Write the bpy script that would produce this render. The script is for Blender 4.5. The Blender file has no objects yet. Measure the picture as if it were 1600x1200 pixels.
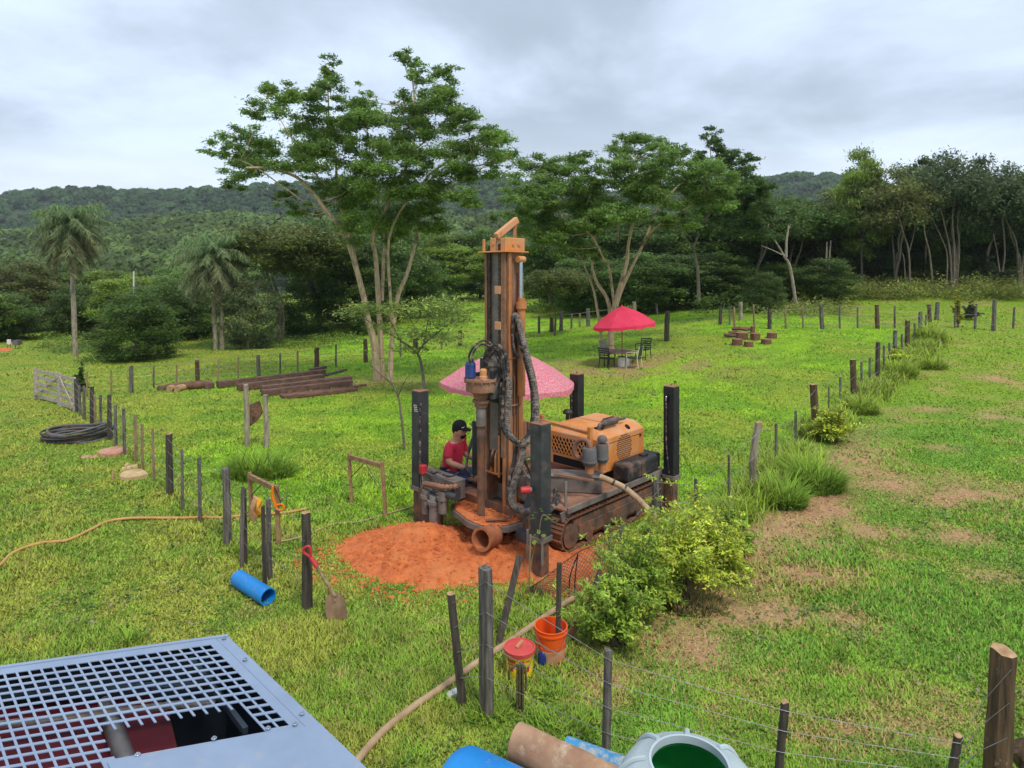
import bpy, math, random
import numpy as np
from mathutils import Vector, Matrix

# ------------------------------------------------------------------ camera, sky, sun, exposure
sc = bpy.context.scene
F = 1000.0          # focal length in pixels of a 1600 px wide frame
CX, HY, EYE = 800.0, 430.0, 4.0
cam_d = bpy.data.cameras.new("camera"); cam = bpy.data.objects.new("camera", cam_d)
sc.collection.objects.link(cam); sc.camera = cam
cam.location = (0, 0, EYE); cam.rotation_euler = (math.radians(90), 0, 0)
cam_d.sensor_width = 36.0; cam_d.lens = F/1600*36; cam_d.shift_y = -(600-HY)/1600
cam_d.clip_start = 0.05; cam_d.clip_end = 6000

SUN_EL, SUN_AZ = math.radians(58), math.radians(150)     # azimuth from +Y clockwise: behind the camera, right
world = bpy.data.worlds.new("World"); sc.world = world; world.use_nodes = True
wn, wl = world.node_tree.nodes, world.node_tree.links
wn.clear()
def N(t, **k):
    n = wn.new(t)
    for a, b in k.items(): setattr(n, a, b)
    return n
def wmath(op, a, b=None, clamp=False):
    n = N('ShaderNodeMath', operation=op, use_clamp=clamp)
    for i, s in enumerate((a, b)):
        if s is None: continue
        if isinstance(s, (int, float)): n.inputs[i].default_value = s
        else: wl.new(s, n.inputs[i])
    return n.outputs[0]
def wmix(f, a, b):
    n = N('ShaderNodeMix', data_type='RGBA')
    for i, s in ((0, f), (6, a), (7, b)):
        if isinstance(s, (int, float)): n.inputs[i].default_value = s
        elif isinstance(s, tuple): n.inputs[i].default_value = s + (1,)
        else: wl.new(s, n.inputs[i])
    return n.outputs[2]
def wramp(s, lo, hi):
    n = N('ShaderNodeMapRange', interpolation_type='SMOOTHSTEP'); wl.new(s, n.inputs[0])
    n.inputs[1].default_value = lo; n.inputs[2].default_value = hi
    return n.outputs[0]
tc = N('ShaderNodeTexCoord'); sp = N('ShaderNodeSeparateXYZ'); wl.new(tc.outputs['Generated'], sp.inputs[0])
zz = wmath('ABSOLUTE', sp.outputs[2])
inv = wmath('DIVIDE', 1.0, wmath('ADD', zz, 0.16))
cb = N('ShaderNodeCombineXYZ')
wl.new(wmath('MULTIPLY', sp.outputs[0], inv), cb.inputs[0]); wl.new(wmath('MULTIPLY', sp.outputs[1], inv), cb.inputs[1])
def wnoise(scale, loc, detail=7, rough=.55, dist=.25, sc3=(1, 1, 1)):
    mp = N('ShaderNodeMapping'); mp.inputs['Location'].default_value = loc; mp.inputs['Scale'].default_value = sc3
    wl.new(cb.outputs[0], mp.inputs[0])
    n = N('ShaderNodeTexNoise'); n.inputs['Scale'].default_value = scale; n.inputs['Detail'].default_value = detail
    n.inputs['Roughness'].default_value = rough; n.inputs['Distortion'].default_value = dist
    wl.new(mp.outputs[0], n.inputs['Vector']); return n.outputs['Fac']
n1 = wnoise(.75, (3.1, 1.7, 0)); n2 = wnoise(1.7, (7.3, -2.2, 4), 8, .6); n3 = wnoise(.5, (-4.2, 9.1, 2), 5, .5)
c = wmix(wramp(n1, .38, .62), (.37, .435, .52), (.65, .765, .92))
c = wmix(wmath('MULTIPLY', wramp(n2, .40, .70), .45), c, (.45, .52, .63))
low = wramp(zz, .24, .06)
c = wmix(wmath('MULTIPLY', low, wramp(n3, .36, .56)), c, (.75, .83, .95))
sky = N('ShaderNodeTexSky', sky_type='NISHITA'); sky.sun_disc = False
sky.sun_elevation = SUN_EL; sky.sun_rotation = SUN_AZ
skm = N('ShaderNodeMix', data_type='RGBA', blend_type='MULTIPLY'); skm.inputs[0].default_value = 1
wl.new(sky.outputs[0], skm.inputs[6]); skm.inputs[7].default_value = (.1, .1, .1, 1)
c = wmix(.14, c, skm.outputs[2])
bg = N('ShaderNodeBackground'); bg.inputs[1].default_value = 0.92; wl.new(c, bg.inputs[0])
wo = N('ShaderNodeOutputWorld'); wl.new(bg.outputs[0], wo.inputs[0])

sun_d = bpy.data.lights.new("sun", 'SUN'); sun_d.energy = 1.5; sun_d.angle = math.radians(14); sun_d.color = (1, .95, .87)
sun = bpy.data.objects.new("sun", sun_d); sc.collection.objects.link(sun)
sdir = Vector((math.sin(SUN_AZ)*math.cos(SUN_EL), math.cos(SUN_AZ)*math.cos(SUN_EL), math.sin(SUN_EL)))
sun.rotation_euler = sdir.to_track_quat('Z', 'Y').to_euler()
sc.view_settings.view_transform = 'Standard'; sc.view_settings.look = 'None'
sc.view_settings.gamma = 1; sc.view_settings.exposure = 0.66; sc.view_settings.use_curve_mapping = False
sc.render.engine = 'CYCLES'
sc.cycles.max_bounces = 6; sc.cycles.diffuse_bounces = 3; sc.cycles.transmission_bounces = 4; sc.cycles.transparent_max_bounces = 6
sc.cycles.use_denoising = True

# ------------------------------------------------------------------ helpers
random.seed(7); RNG = np.random.default_rng(11)
COL = sc.collection
def s2l(v): v /= 255.0; return v/12.92 if v <= .04045 else ((v+.055)/1.055)**2.4
def C(r, g, b): return (s2l(r), s2l(g), s2l(b))
def ss(a, b, x):
    t = np.clip((np.asarray(x, float)-a)/(b-a), 0, 1); return t*t*(3-2*t)
_perm = np.random.default_rng(5).random((256, 256))
def vnoise(x, y):
    x = np.asarray(x, float); y = np.asarray(y, float)
    xi = np.floor(x).astype(int); yi = np.floor(y).astype(int); fx = x-xi; fy = y-yi
    fx = fx*fx*(3-2*fx); fy = fy*fy*(3-2*fy)
    a = _perm[xi % 256, yi % 256]; b = _perm[(xi+1) % 256, yi % 256]; c_ = _perm[xi % 256, (yi+1) % 256]; d = _perm[(xi+1) % 256, (yi+1) % 256]
    return (a*(1-fx)+b*fx)*(1-fy)+(c_*(1-fx)+d*fx)*fy
def fbm(x, y, o=4):
    s = 0; a = .5; t = 0
    for i in range(o):
        s = s+a*vnoise(x*2**i+i*17.3, y*2**i+i*9.1); t += a; a *= .5
    return s/t
def terrain(x, y):
    x = np.asarray(x, float); y = np.asarray(y, float)
    h = 1.35*ss(14, 36, y)*ss(-2, 16, x)+2.2*ss(34, 60, y)*ss(5, 35, x)
    h = h-.5*ss(15, 36, y)*ss(0, -20, x)+1.0*ss(42, 95, y)*ss(30, 0, x)
    h = h+.10*(fbm(x*.25, y*.25, 3)-.5)+.05*(fbm(x*.9+5, y*.9, 3)-.5)
    return h
def H(x, y): return float(terrain(x, y))
def P(px, py, d): return Vector(((px-CX)/F*d, d, EYE+(HY-py)/F*d))
def G(px, py):
    """the point of the real ground under a line of sight"""
    X = (px-CX)/F; Z = (HY-py)/F
    ds = np.concatenate([np.arange(1.5, 60, .1), np.arange(60, 400, 1)])
    g = EYE+Z*ds-terrain(X*ds, ds); i = np.argmax(g < 0)
    lo, hi = ds[i-1], ds[i]
    for _ in range(25):
        m = (lo+hi)/2
        if EYE+Z*m-H(X*m, m) < 0: hi = m
        else: lo = m
    return Vector((X*hi, hi, H(X*hi, hi)))

ORG = {}
def tag(o, label=None, cat=None, group=None, kind=None):
    for k, v in (('label', label), ('category', cat), ('group', group), ('kind', kind)):
        if v: o[k] = v
    return o
def empty(name, loc, label=None, cat=None, group=None):
    o = bpy.data.objects.new(name, None); COL.objects.link(o); o.location = loc; o.empty_display_size = .2
    ORG[o.name] = Vector(loc); return tag(o, label, cat, group)
def link_mesh(name, me, mat, parent=None, org=None, smooth=False):
    if mat:
        for m in (mat if isinstance(mat, (list, tuple)) else [mat]): me.materials.append(m)
    o = bpy.data.objects.new(name, me); COL.objects.link(o)
    if parent: o.parent = parent; ORG[o.name] = ORG[parent.name]
    else:
        o.location = org if org is not None else (0, 0, 0); ORG[o.name] = Vector(org) if org is not None else Vector((0, 0, 0))
    if smooth: me.polygons.foreach_set('use_smooth', np.ones(len(me.polygons), bool))
    return o
def np_mesh(name, V, Fc, col=None):
    """V (n,3), Fc (m,k) numpy"""
    me = bpy.data.meshes.new(name); n, (m, k) = len(V), Fc.shape
    me.vertices.add(n); me.vertices.foreach_set('co', np.ascontiguousarray(V, np.float32).ravel())
    me.loops.add(m*k); me.loops.foreach_set('vertex_index', np.ascontiguousarray(Fc, np.int32).ravel())
    me.polygons.add(m); me.polygons.foreach_set('loop_start', np.arange(0, m*k, k, dtype=np.int32))
    me.update(calc_edges=True)
    if col is not None:
        a = me.color_attributes.new('Col', 'FLOAT_COLOR', 'POINT')
        c4 = np.ones((n, 4), np.float32); c4[:, :3] = col; a.data.foreach_set('color', c4.ravel())
    return me
def frame_of(d):
    d = Vector(d).normalized(); a = Vector((0, 0, 1)) if abs(d.z) < .93 else Vector((1, 0, 0))
    x = d.cross(a).normalized(); return x, d.cross(x).normalized(), d
class MB:
    def __init__(s): s.v = []; s.f = []
    def add(s, vs, fs):
        b = len(s.v); s.v += [tuple(p) for p in vs]; s.f += [tuple(i+b for i in q) for q in fs]; return s
    def box(s, c0, ax, ay, az):
        """centre and three half-axis vectors"""
        c0, ax, ay, az = map(Vector, (c0, ax, ay, az))
        vs = [c0+i*ax+j*ay+k*az for k in (-1, 1) for j in (-1, 1) for i in (-1, 1)]
        return s.add(vs, [(0, 2, 3, 1), (4, 5, 7, 6), (0, 1, 5, 4), (2, 6, 7, 3), (0, 4, 6, 2), (1, 3, 7, 5)])
    def bar(s, p0, p1, w, h=None, up=None):
        p0, p1 = Vector(p0), Vector(p1); d = p1-p0; h = h or w
        if up is None: x, y, _ = frame_of(d)
        else: x = d.cross(Vector(up)).normalized(); y = x.cross(d).normalized()
        return s.box((p0+p1)/2, x*w/2, y*h/2, d/2)
    def tube(s, pts, r, n=8, caps=True):
        pts = [Vector(p) for p in pts]; m = len(pts)
        if not hasattr(r, '__len__'): r = [r]*m
        rings = []; px = None
        for i, p in enumerate(pts):
            d = (pts[min(i+1, m-1)]-pts[max(i-1, 0)]).normalized()
            if px is None: x, y, _ = frame_of(d)
            else:
                x = (px-d*px.dot(d)); x = x.normalized() if x.length > 1e-6 else frame_of(d)[0]; y = d.cross(x)
            px = x
            rings.append([p+(x*math.cos(2*math.pi*k/n)+y*math.sin(2*math.pi*k/n))*r[i] for k in range(n)])
        vs = [q for g in rings for q in g]
        fs = [(i*n+k, i*n+(k+1) % n, (i+1)*n+(k+1) % n, (i+1)*n+k) for i in range(m-1) for k in range(n)]
        if caps: fs += [tuple(range(n))[::-1], tuple((m-1)*n+k for k in range(n))]
        return s.add(vs, fs)
    def cyl(s, p0, p1, r0, r1=None, n=14, caps=True): return s.tube([p0, p1], [r0, r1 if r1 is not None else r0], n, caps)
    def lathe(s, o, prof, n=20, axis=(0, 0, 1)):
        """prof: (radius, height) pairs"""
        x, y, z = frame_of(axis); o = Vector(o)
        vs = [o+z*h+(x*math.cos(2*math.pi*k/n)+y*math.sin(2*math.pi*k/n))*max(r, 1e-4) for r, h in prof for k in range(n)]
        return s.add(vs, [(i*n+k, i*n+(k+1) % n, (i+1)*n+(k+1) % n, (i+1)*n+k) for i in range(len(prof)-1) for k in range(n)])
    def prism(s, poly, dz):
        """polygon of points extruded by vector dz"""
        poly = [Vector(p) for p in poly]; dz = Vector(dz); n = len(poly)
        return s.add(poly+[p+dz for p in poly], [tuple(range(n))[::-1], tuple(range(n, 2*n))]+[(k, (k+1) % n, n+(k+1) % n, n+k) for k in range(n)])
    def build(s, name, mat, parent=None, org=None, smooth=False, bevel=0):
        if parent: o0 = ORG[parent.name]
        else: o0 = Vector(org) if org is not None else Vector((0, 0, 0))
        me = bpy.data.meshes.new(name); me.from_pydata([(a-o0.x, b-o0.y, c_-o0.z) for a, b, c_ in s.v], [], s.f); me.update()
        o = link_mesh(name, me, mat, parent, None if parent else o0, smooth)
        if smooth:
            try: me.set_sharp_from_angle(angle=math.radians(42))
            except Exception: pass
        if bevel:
            md = o.modifiers.new('bevel', 'BEVEL'); md.width = bevel; md.segments = 2; md.limit_method = 'ANGLE'
        return o
def spline(pts, n=8):
    """Catmull-Rom through points"""
    p = [Vector(q) for q in pts]; p = [p[0]*2-p[1]]+p+[p[-1]*2-p[-2]]; out = []
    for i in range(1, len(p)-2):
        a, b, c_, d = p[i-1:i+3]
        for k in range(n):
            t = k/n; out.append(.5*((2*b)+(c_-a)*t+(2*a-5*b+4*c_-d)*t*t+(3*b-a-3*c_+d)*t**3))
    return out+[p[-2]]

# ------------------------------------------------------------------ materials
def newmat(name):
    m = bpy.data.materials.new(name); m.use_nodes = True; t = m.node_tree; t.nodes.clear(); return m, t.nodes, t.links
def M(name, c1, c2=None, scale=6, rough=.75, metal=0, bump=.25, stretch=(1, 1, 1), c3=None, s3=2.5, lo3=.52, hi3=.66, lo=.35, hi=.65, spec=.4, detail=8, bd=.02):
    m, n, l = newmat(name); c2 = c2 or tuple(v*.7 for v in c1)
    t = n.new('ShaderNodeTexCoord'); mp = n.new('ShaderNodeMapping'); mp.inputs['Scale'].default_value = stretch; l.new(t.outputs['Object'], mp.inputs[0])
    nz = n.new('ShaderNodeTexNoise'); nz.inputs['Scale'].default_value = scale; nz.inputs['Detail'].default_value = detail; nz.inputs['Roughness'].default_value = .62; l.new(mp.outputs[0], nz.inputs['Vector'])
    mr = n.new('ShaderNodeMapRange'); mr.inputs[1].default_value = lo; mr.inputs[2].default_value = hi; l.new(nz.outputs['Fac'], mr.inputs[0])
    mx = n.new('ShaderNodeMix'); mx.data_type = 'RGBA'; l.new(mr.outputs[0], mx.inputs[0]); mx.inputs[6].default_value = c1+(1,); mx.inputs[7].default_value = c2+(1,)
    col = mx.outputs[2]; b = n.new('ShaderNodeBsdfPrincipled')
    if c3:
        n3_ = n.new('ShaderNodeTexNoise'); n3_.inputs['Scale'].default_value = s3; n3_.inputs['Detail'].default_value = 9; n3_.inputs['Roughness'].default_value = .7; l.new(t.outputs['Object'], n3_.inputs['Vector'])
        m3 = n.new('ShaderNodeMapRange'); m3.inputs[1].default_value = lo3; m3.inputs[2].default_value = hi3; l.new(n3_.outputs['Fac'], m3.inputs[0])
        x3 = n.new('ShaderNodeMix'); x3.data_type = 'RGBA'; l.new(m3.outputs[0], x3.inputs[0]); l.new(col, x3.inputs[6]); x3.inputs[7].default_value = c3+(1,); col = x3.outputs[2]
        rr = n.new('ShaderNodeMix'); l.new(m3.outputs[0], rr.inputs[0]); rr.inputs[2].default_value = rough; rr.inputs[3].default_value = .95; l.new(rr.outputs[0], b.inputs['Roughness'])
        mm = n.new('ShaderNodeMix'); l.new(m3.outputs[0], mm.inputs[0]); mm.inputs[2].default_value = metal; mm.inputs[3].default_value = 0; l.new(mm.outputs[0], b.inputs['Metallic'])
    else:
        b.inputs['Roughness'].default_value = rough; b.inputs['Metallic'].default_value = metal
    l.new(col, b.inputs['Base Color']); b.inputs['Specular IOR Level'].default_value = spec
    if bump:
        bp = n.new('ShaderNodeBump'); bp.inputs['Strength'].default_value = bump; bp.inputs['Distance'].default_value = bd; l.new(nz.outputs['Fac'], bp.inputs['Height']); l.new(bp.outputs[0], b.inputs['Normal'])
    o = n.new('ShaderNodeOutputMaterial'); l.new(b.outputs[0], o.inputs[0]); return m
def leafmat(name, tint=(1, 1, 1), trans=.35, upn=.0, rnd=.25, rough=.5):
    """foliage: colour from the per-leaf attribute, some light passing through the leaf"""
    m, n, l = newmat(name)
    a = n.new('ShaderNodeAttribute'); a.attribute_name = 'Col'
    oi = n.new('ShaderNodeObjectInfo'); mr = n.new('ShaderNodeMapRange'); mr.inputs[3].default_value = 1-rnd; mr.inputs[4].default_value = 1+rnd; l.new(oi.outputs['Random'], mr.inputs[0])
    mu = n.new('ShaderNodeVectorMath'); mu.operation = 'SCALE'; l.new(a.outputs['Color'], mu.inputs[0]); l.new(mr.outputs[0], mu.inputs['Scale'])
    tn = n.new('ShaderNodeVectorMath'); tn.operation = 'MULTIPLY'; l.new(mu.outputs[0], tn.inputs[0]); tn.inputs[1].default_value = tint
    b = n.new('ShaderNodeBsdfPrincipled'); l.new(tn.outputs[0], b.inputs['Base Color']); b.inputs['Roughness'].default_value = rough; b.inputs['Specular IOR Level'].default_value = .3
    tr = n.new('ShaderNodeBsdfTranslucent'); l.new(tn.outputs[0], tr.inputs[0])
    if upn:
        g = n.new('ShaderNodeNewGeometry'); v1 = n.new('ShaderNodeVectorMath'); v1.operation = 'SCALE'; v1.inputs['Scale'].default_value = 1-upn; l.new(g.outputs['Normal'], v1.inputs[0])
        v2 = n.new('ShaderNodeVectorMath'); v2.operation = 'ADD'; l.new(v1.outputs[0], v2.inputs[0]); v2.inputs[1].default_value = (0, 0, upn)
        v3 = n.new('ShaderNodeVectorMath'); v3.operation = 'NORMALIZE'; l.new(v2.outputs[0], v3.inputs[0]); l.new(v3.outputs[0], b.inputs['Normal'])
    mx = n.new('ShaderNodeMixShader'); mx.inputs[0].default_value = trans; l.new(b.outputs[0], mx.inputs[1]); l.new(tr.outputs[0], mx.inputs[2])
    o = n.new('ShaderNodeOutputMaterial'); l.new(mx.outputs[0], o.inputs[0]); return m
MUD = C(166, 96, 58); MUDL = C(176, 122, 92)
m_leaf = leafmat('foliage', upn=.3, trans=.4); m_bushl = leafmat('shrub_leaves', upn=.5, rnd=0, trans=.3); m_leaf2 = leafmat('foliage_fixed', rnd=.0, upn=.3, trans=.42); m_grass = leafmat('grass_blades', upn=.62, rnd=0, trans=.25, rough=.6)
m_bark = M('bark_pale', C(206, 180, 148), C(156, 130, 104), 5, bump=.8, stretch=(3, 3, .5), c3=C(104, 88, 70), s3=1.6, lo3=.52, hi3=.68)
m_bark_d = M('bark_grey', C(132, 120, 102), C(76, 66, 54), 5, bump=.8, stretch=(3, 3, .5), c3=C(92, 84, 66), s3=1.3)
m_bark_w = M('bark_whitish', C(180, 166, 144), C(120, 108, 92), 5, bump=.8, stretch=(3, 3, .5), c3=C(104, 94, 78), s3=2.2)
m_post_g = M('weathered_grey_wood', C(128, 120, 112), C(66, 60, 55), 7, bump=.6, stretch=(4, 4, .35))
m_post_d = M('dark_weathered_wood', C(92, 82, 72), C(50, 44, 38), 7, bump=.6, stretch=(4, 4, .35))
m_post_b = M('brown_post_wood', C(112, 86, 62), C(62, 46, 34), 7, bump=.6, stretch=(4, 4, .35), c3=C(172, 156, 134), s3=9, lo3=.62, hi3=.7)
m_post_l = M('light_stake_wood', C(168, 142, 104), C(112, 92, 66), 7, bump=.4, stretch=(4, 4, .35))
m_cut = M('cut_wood_end', C(196, 160, 118), C(150, 112, 78), 12, bump=.3)
m_wire = M('galvanised_wire', C(150, 150, 150), C(120, 112, 104), 12, rough=.5, metal=.6, bump=0)
m_char = M('charcoal_steel', C(66, 68, 72), C(42, 43, 46), 4, rough=.55, bump=.12, c3=C(104, 92, 84), s3=3.2, lo3=.56, hi3=.75, spec=.5)
m_black = M('black_paint', C(44, 45, 48), C(30, 30, 33), 4, rough=.5, bump=.1, c3=C(96, 80, 70), s3=2.4, lo3=.58, hi3=.8)
m_oran = M('orange_paint', C(222, 140, 58), C(206, 124, 48), 3, rough=.45, bump=.06, c3=C(208, 158, 124), s3=2.2, lo3=.40, hi3=.66)
m_oranm = M('orange_paint_muddy', C(200, 128, 74), C(168, 104, 62), 3, rough=.7, bump=.2, c3=C(160, 122, 98), s3=2.6, lo3=.45, hi3=.65)
m_rust = M('rusty_steel', C(158, 112, 84), C(112, 80, 62), 6, rough=.85, bump=.3, c3=C(172, 130, 104), s3=3, lo3=.5, hi3=.65)
m_gsteel = M('dusty_grey_steel', C(134, 124, 116), C(98, 88, 82), 4, rough=.6, bump=.12, c3=C(140, 112, 92), s3=3, lo3=.55, hi3=.75)
m_muddy = M('mud_caked_steel', C(122, 92, 74), C(76, 64, 58), 6, rough=.95, bump=.5, c3=C(150, 96, 64), s3=4, lo3=.48, hi3=.62)
m_hose = M('black_rubber_hose', C(52, 50, 50), C(34, 33, 33), 8, rough=.6, bump=.1, c3=C(150, 128, 112), s3=14, lo3=.5, hi3=.62)
m_hosed = M('dusty_spiral_hose', C(150, 134, 122), C(92, 82, 76), 16, rough=.8, bump=.2, c3=C(62, 58, 56), s3=22, lo3=.52, hi3=.6)
m_chrome = M('chrome_rod', C(190, 196, 204), C(160, 166, 174), 4, rough=.25, metal=.9, bump=0)
m_chain = M('oily_chain', C(92, 72, 58), C(48, 40, 36), 20, rough=.6, metal=.3, bump=.1)
m_dark = M('shade_and_seam_dark', C(18, 17, 17), C(10, 10, 10), 4, rough=.9, bump=0)  # flat dark colour painting the shade inside openings; also seams and eyes
m_plast = M('black_plastic', C(52, 52, 54), C(40, 40, 42), 3, rough=.55, bump=.05, c3=C(126, 98, 82), s3=4, lo3=.5, hi3=.7)
m_filt = M('dusty_grey_plastic', C(110, 108, 108), C(82, 80, 80), 4, rough=.6, bump=.05, c3=C(130, 106, 90), s3=4, lo3=.5, hi3=.7)
m_red = M('red_plastic', C(206, 58, 62), C(170, 44, 50), 5, rough=.5, bump=.05)
m_bluem = M('blue_motor_paint', C(62, 84, 150), C(44, 60, 112), 5, rough=.5, bump=.1)
m_blue = M('blue_pvc', C(34, 142, 218), C(26, 124, 198), 3, rough=.4, bump=.03, c3=C(128, 160, 178), s3=6, lo3=.56, hi3=.82)
m_bluef = M('faded_blue_pvc', C(66, 150, 200), C(52, 132, 184), 4, rough=.5, bump=.05, c3=C(168, 170, 160), s3=7, lo3=.5, hi3=.62)
m_soil = M('red_soil', C(222, 124, 68), C(182, 92, 48), 9, rough=.95, bump=1, c3=C(214, 128, 76), s3=1.6, lo3=.45, hi3=.66, bd=.06)
m_beigeh = M('beige_hose', C(190, 160, 126), C(160, 130, 98), 5, rough=.6, bump=.05)
m_white = M('white_plastic', C(226, 222, 214), C(206, 200, 190), 3, rough=.5, bump=.02)
# ------------------------------------------------------------------ ground
FENCE = [(-.9, 4.5), (-.23, 5.87), (.46, 6.63), (1.45, 8.5), (2.87, 10.0), (4.48, 11.7), (7.7, 16.3), (10.2, 19.0), (15.0, 24.5), (19.5, 29.5)]
fy_ = np.array([p[1] for p in FENCE]); fx_ = np.array([p[0] for p in FENCE])
def right_of_fence(x, y): return x-np.interp(y, fy_, fx_)
def patch(x, y, px, py, rx, ry):
    g = G(px, py); return np.exp(-(((x-g.x)/rx)**2+((y-g.y)/ry)**2))
BARE = [(1395, 755, .75, .8), (1470, 700, .35, .3), (1450, 640, .7, .3), (1555, 650, .6, .4), (1490, 775, 1.1, .7), (1240, 835, .7, .7), (1100, 1010, .35, .45),
        (1260, 900, .5, .4), (1320, 970, .4, .3), (1410, 1130, .4, .25), (1330, 1150, .5, .25), (1220, 960, .5, .3), (1470, 1160, .2, .1), (1380, 830, .5, .3),
        (1500, 840, .5, .3), (1560, 900, .4, .3), (1540, 590, .6, .6), (1180, 900, .5, .6), (1130, 960, .5, .5), (1290, 790, .6, .5)]
def zones(x, y):
    """colour of the turf, and how bare it is (0..1)"""
    n_a = fbm(x*.35+3, y*.35, 4); n_b = fbm(x*1.3, y*1.3+8, 4); n_c = fbm(x*4, y*4, 3)
    rf = right_of_fence(x, y)
    lime = np.array(C(158, 202, 50)); olive = np.array(C(164, 174, 68)); green = np.array(C(124, 168, 56)); dry = np.array(C(176, 142, 92)); rich = np.array(C(112, 160, 46))
    mid = ss(-.5, 1.8, x-np.interp(y, [5, 8, 10, 14, 19], [-.5, -2.6, -4.4, -8, -12]))*ss(8.5, 12, y)
    wl_ = (ss(.35, .62, n_a)*.75+.25)[..., None]*mid[..., None]
    base = olive*(1-wl_)+lime*wl_
    wr = (ss(.42, .6, n_b)*.6)[..., None]; base = base*(1-wr)+rich*wr
    r = ss(-.1, .9, rf)
    right = green*(1-ss(.4, .62, n_b)[..., None]*.55)+np.array(C(150, 178, 56))*(ss(.4, .62, n_b)[..., None]*.55)
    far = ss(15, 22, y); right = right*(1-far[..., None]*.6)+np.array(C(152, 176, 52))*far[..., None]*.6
    base = base*(1-r[..., None])+right*r[..., None]
    bare = np.zeros_like(x)
    for q in BARE: bare = np.maximum(bare, patch(x, y, *q))
    edge = np.exp(-((rf-1.15)/.75)**2)*ss(5.5, 7.5, y)*ss(19, 12.5, y)*1.0
    bare = np.maximum(bare, edge)
    bare = bare*(.45+1.35*(n_c-.12))+r*ss(.56, .70, n_b)*.45+(1-r)*ss(.64, .76, n_b)*.22*(1-mid*.7)
    tr = np.exp(-(((x-4.7)/4.5)**2+((y-26.5)/3.2)**2)); bare = np.maximum(bare, tr*(.25+.6*ss(.4, .6, n_b)))
    tr1 = np.exp(-(((x+4.9)/2.0)**2+((y-23.6)/1.6)**2)); bare = np.maximum(bare, tr1*.5)
    bare = np.clip(bare, 0, 1)
    return base*(.86+.28*n_c[..., None]), bare
def nonuni(a, b, n, k):
    t = np.linspace(-1, 1, n); return (a+b)/2+(b-a)/2*np.sinh(t*k)/math.sinh(k)
xs = nonuni(-1500, 1500, 330, 8.2); ysn = np.concatenate([np.linspace(-40, 2, 12), 2+np.linspace(0, 1, 300)**1.6*58, 60+np.geomspace(1, 1900, 46)])
XX, YY = np.meshgrid(xs, ysn); nx, ny = len(xs), len(ysn)
ZZ = terrain(XX, YY); base, bare = zones(XX, YY)
dryc = np.array(C(178, 146, 106)); redc = np.array(C(184, 142, 108))
dcol = dryc*(1-ss(.35, .6, fbm(XX*.8+9, YY*.8, 3))[..., None])+redc*ss(.35, .6, fbm(XX*.8+9, YY*.8, 3))[..., None]
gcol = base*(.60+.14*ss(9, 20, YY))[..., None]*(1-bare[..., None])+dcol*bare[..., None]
idx = np.arange(nx*ny).reshape(ny, nx)
fc = np.stack([idx[:-1, :-1], idx[:-1, 1:], idx[1:, 1:], idx[1:, :-1]], -1).reshape(-1, 4)
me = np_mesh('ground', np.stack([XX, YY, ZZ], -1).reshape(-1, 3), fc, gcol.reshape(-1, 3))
def ground_mat():
    m, n, l = newmat('turf_and_soil'); a = n.new('ShaderNodeAttribute'); a.attribute_name = 'Col'
    g = n.new('ShaderNodeNewGeometry'); z = n.new('ShaderNodeTexNoise'); z.inputs['Scale'].default_value = 14; z.inputs['Detail'].default_value = 9; z.inputs['Roughness'].default_value = .7; l.new(g.outputs['Position'], z.inputs['Vector'])
    r = n.new('ShaderNodeMapRange'); r.inputs[1].default_value = .3; r.inputs[2].default_value = .7; r.inputs[3].default_value = .55; r.inputs[4].default_value = 1.4; l.new(z.outputs['Fac'], r.inputs[0])
    s_ = n.new('ShaderNodeVectorMath'); s_.operation = 'SCALE'; l.new(a.outputs['Color'], s_.inputs[0]); l.new(r.outputs[0], s_.inputs['Scale'])
    b = n.new('ShaderNodeBsdfPrincipled'); b.inputs['Roughness'].default_value = .95; b.inputs['Specular IOR Level'].default_value = .1; l.new(s_.outputs[0], b.inputs['Base Color'])
    bp = n.new('ShaderNodeBump'); bp.inputs['Strength'].default_value = .8; bp.inputs['Distance'].default_value = .05; l.new(z.outputs['Fac'], bp.inputs['Height']); l.new(bp.outputs[0], b.inputs['Normal'])
    o = n.new('ShaderNodeOutputMaterial'); l.new(b.outputs[0], o.inputs[0]); return m
tag(link_mesh('ground', me, ground_mat(), smooth=True), kind='structure')

# soil mound under the drill
MC = (-.68, 9.2)
def mound(x, y):
    a = np.arctan2((y-MC[1])/1.25, (x-MC[0])/2.1); r = np.hypot((x-MC[0])/1.95, (y-MC[1])/1.25)
    rr = r/(.86+.22*(vnoise(a*1.6+20, a*0+3)-.5)*2)
    return .24*np.exp(-(((x+1.5)/.8)**2+((y-9.45)/.6)**2))+.12*np.exp(-(((x-.3)/.8)**2+((y-8.75)/.4)**2))+.13*ss(1.08, .5, rr)+.24*(fbm(x*2.6, y*2.6, 5)-.5)*ss(1.1, .6, rr)+.09*(fbm(x*8, y*8, 3)-.5)*ss(1.1, .8, rr)-.035
g1 = np.linspace(-3.5, 2.1, 180); g2 = np.linspace(7.4, 11.0, 130); A_, B_ = np.meshgrid(g1, g2)
Z_ = mound(A_, B_)+terrain(A_, B_)
ii = np.arange(A_.size).reshape(A_.shape); fq = np.stack([ii[:-1, :-1], ii[:-1, 1:], ii[1:, 1:], ii[1:, :-1]], -1).reshape(-1, 4)
V_ = np.stack([A_, B_, Z_], -1).reshape(-1, 3)
tag(link_mesh('soil_mound', np_mesh('soil_mound', V_, fq), m_soil, smooth=True), kind='structure')
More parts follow.
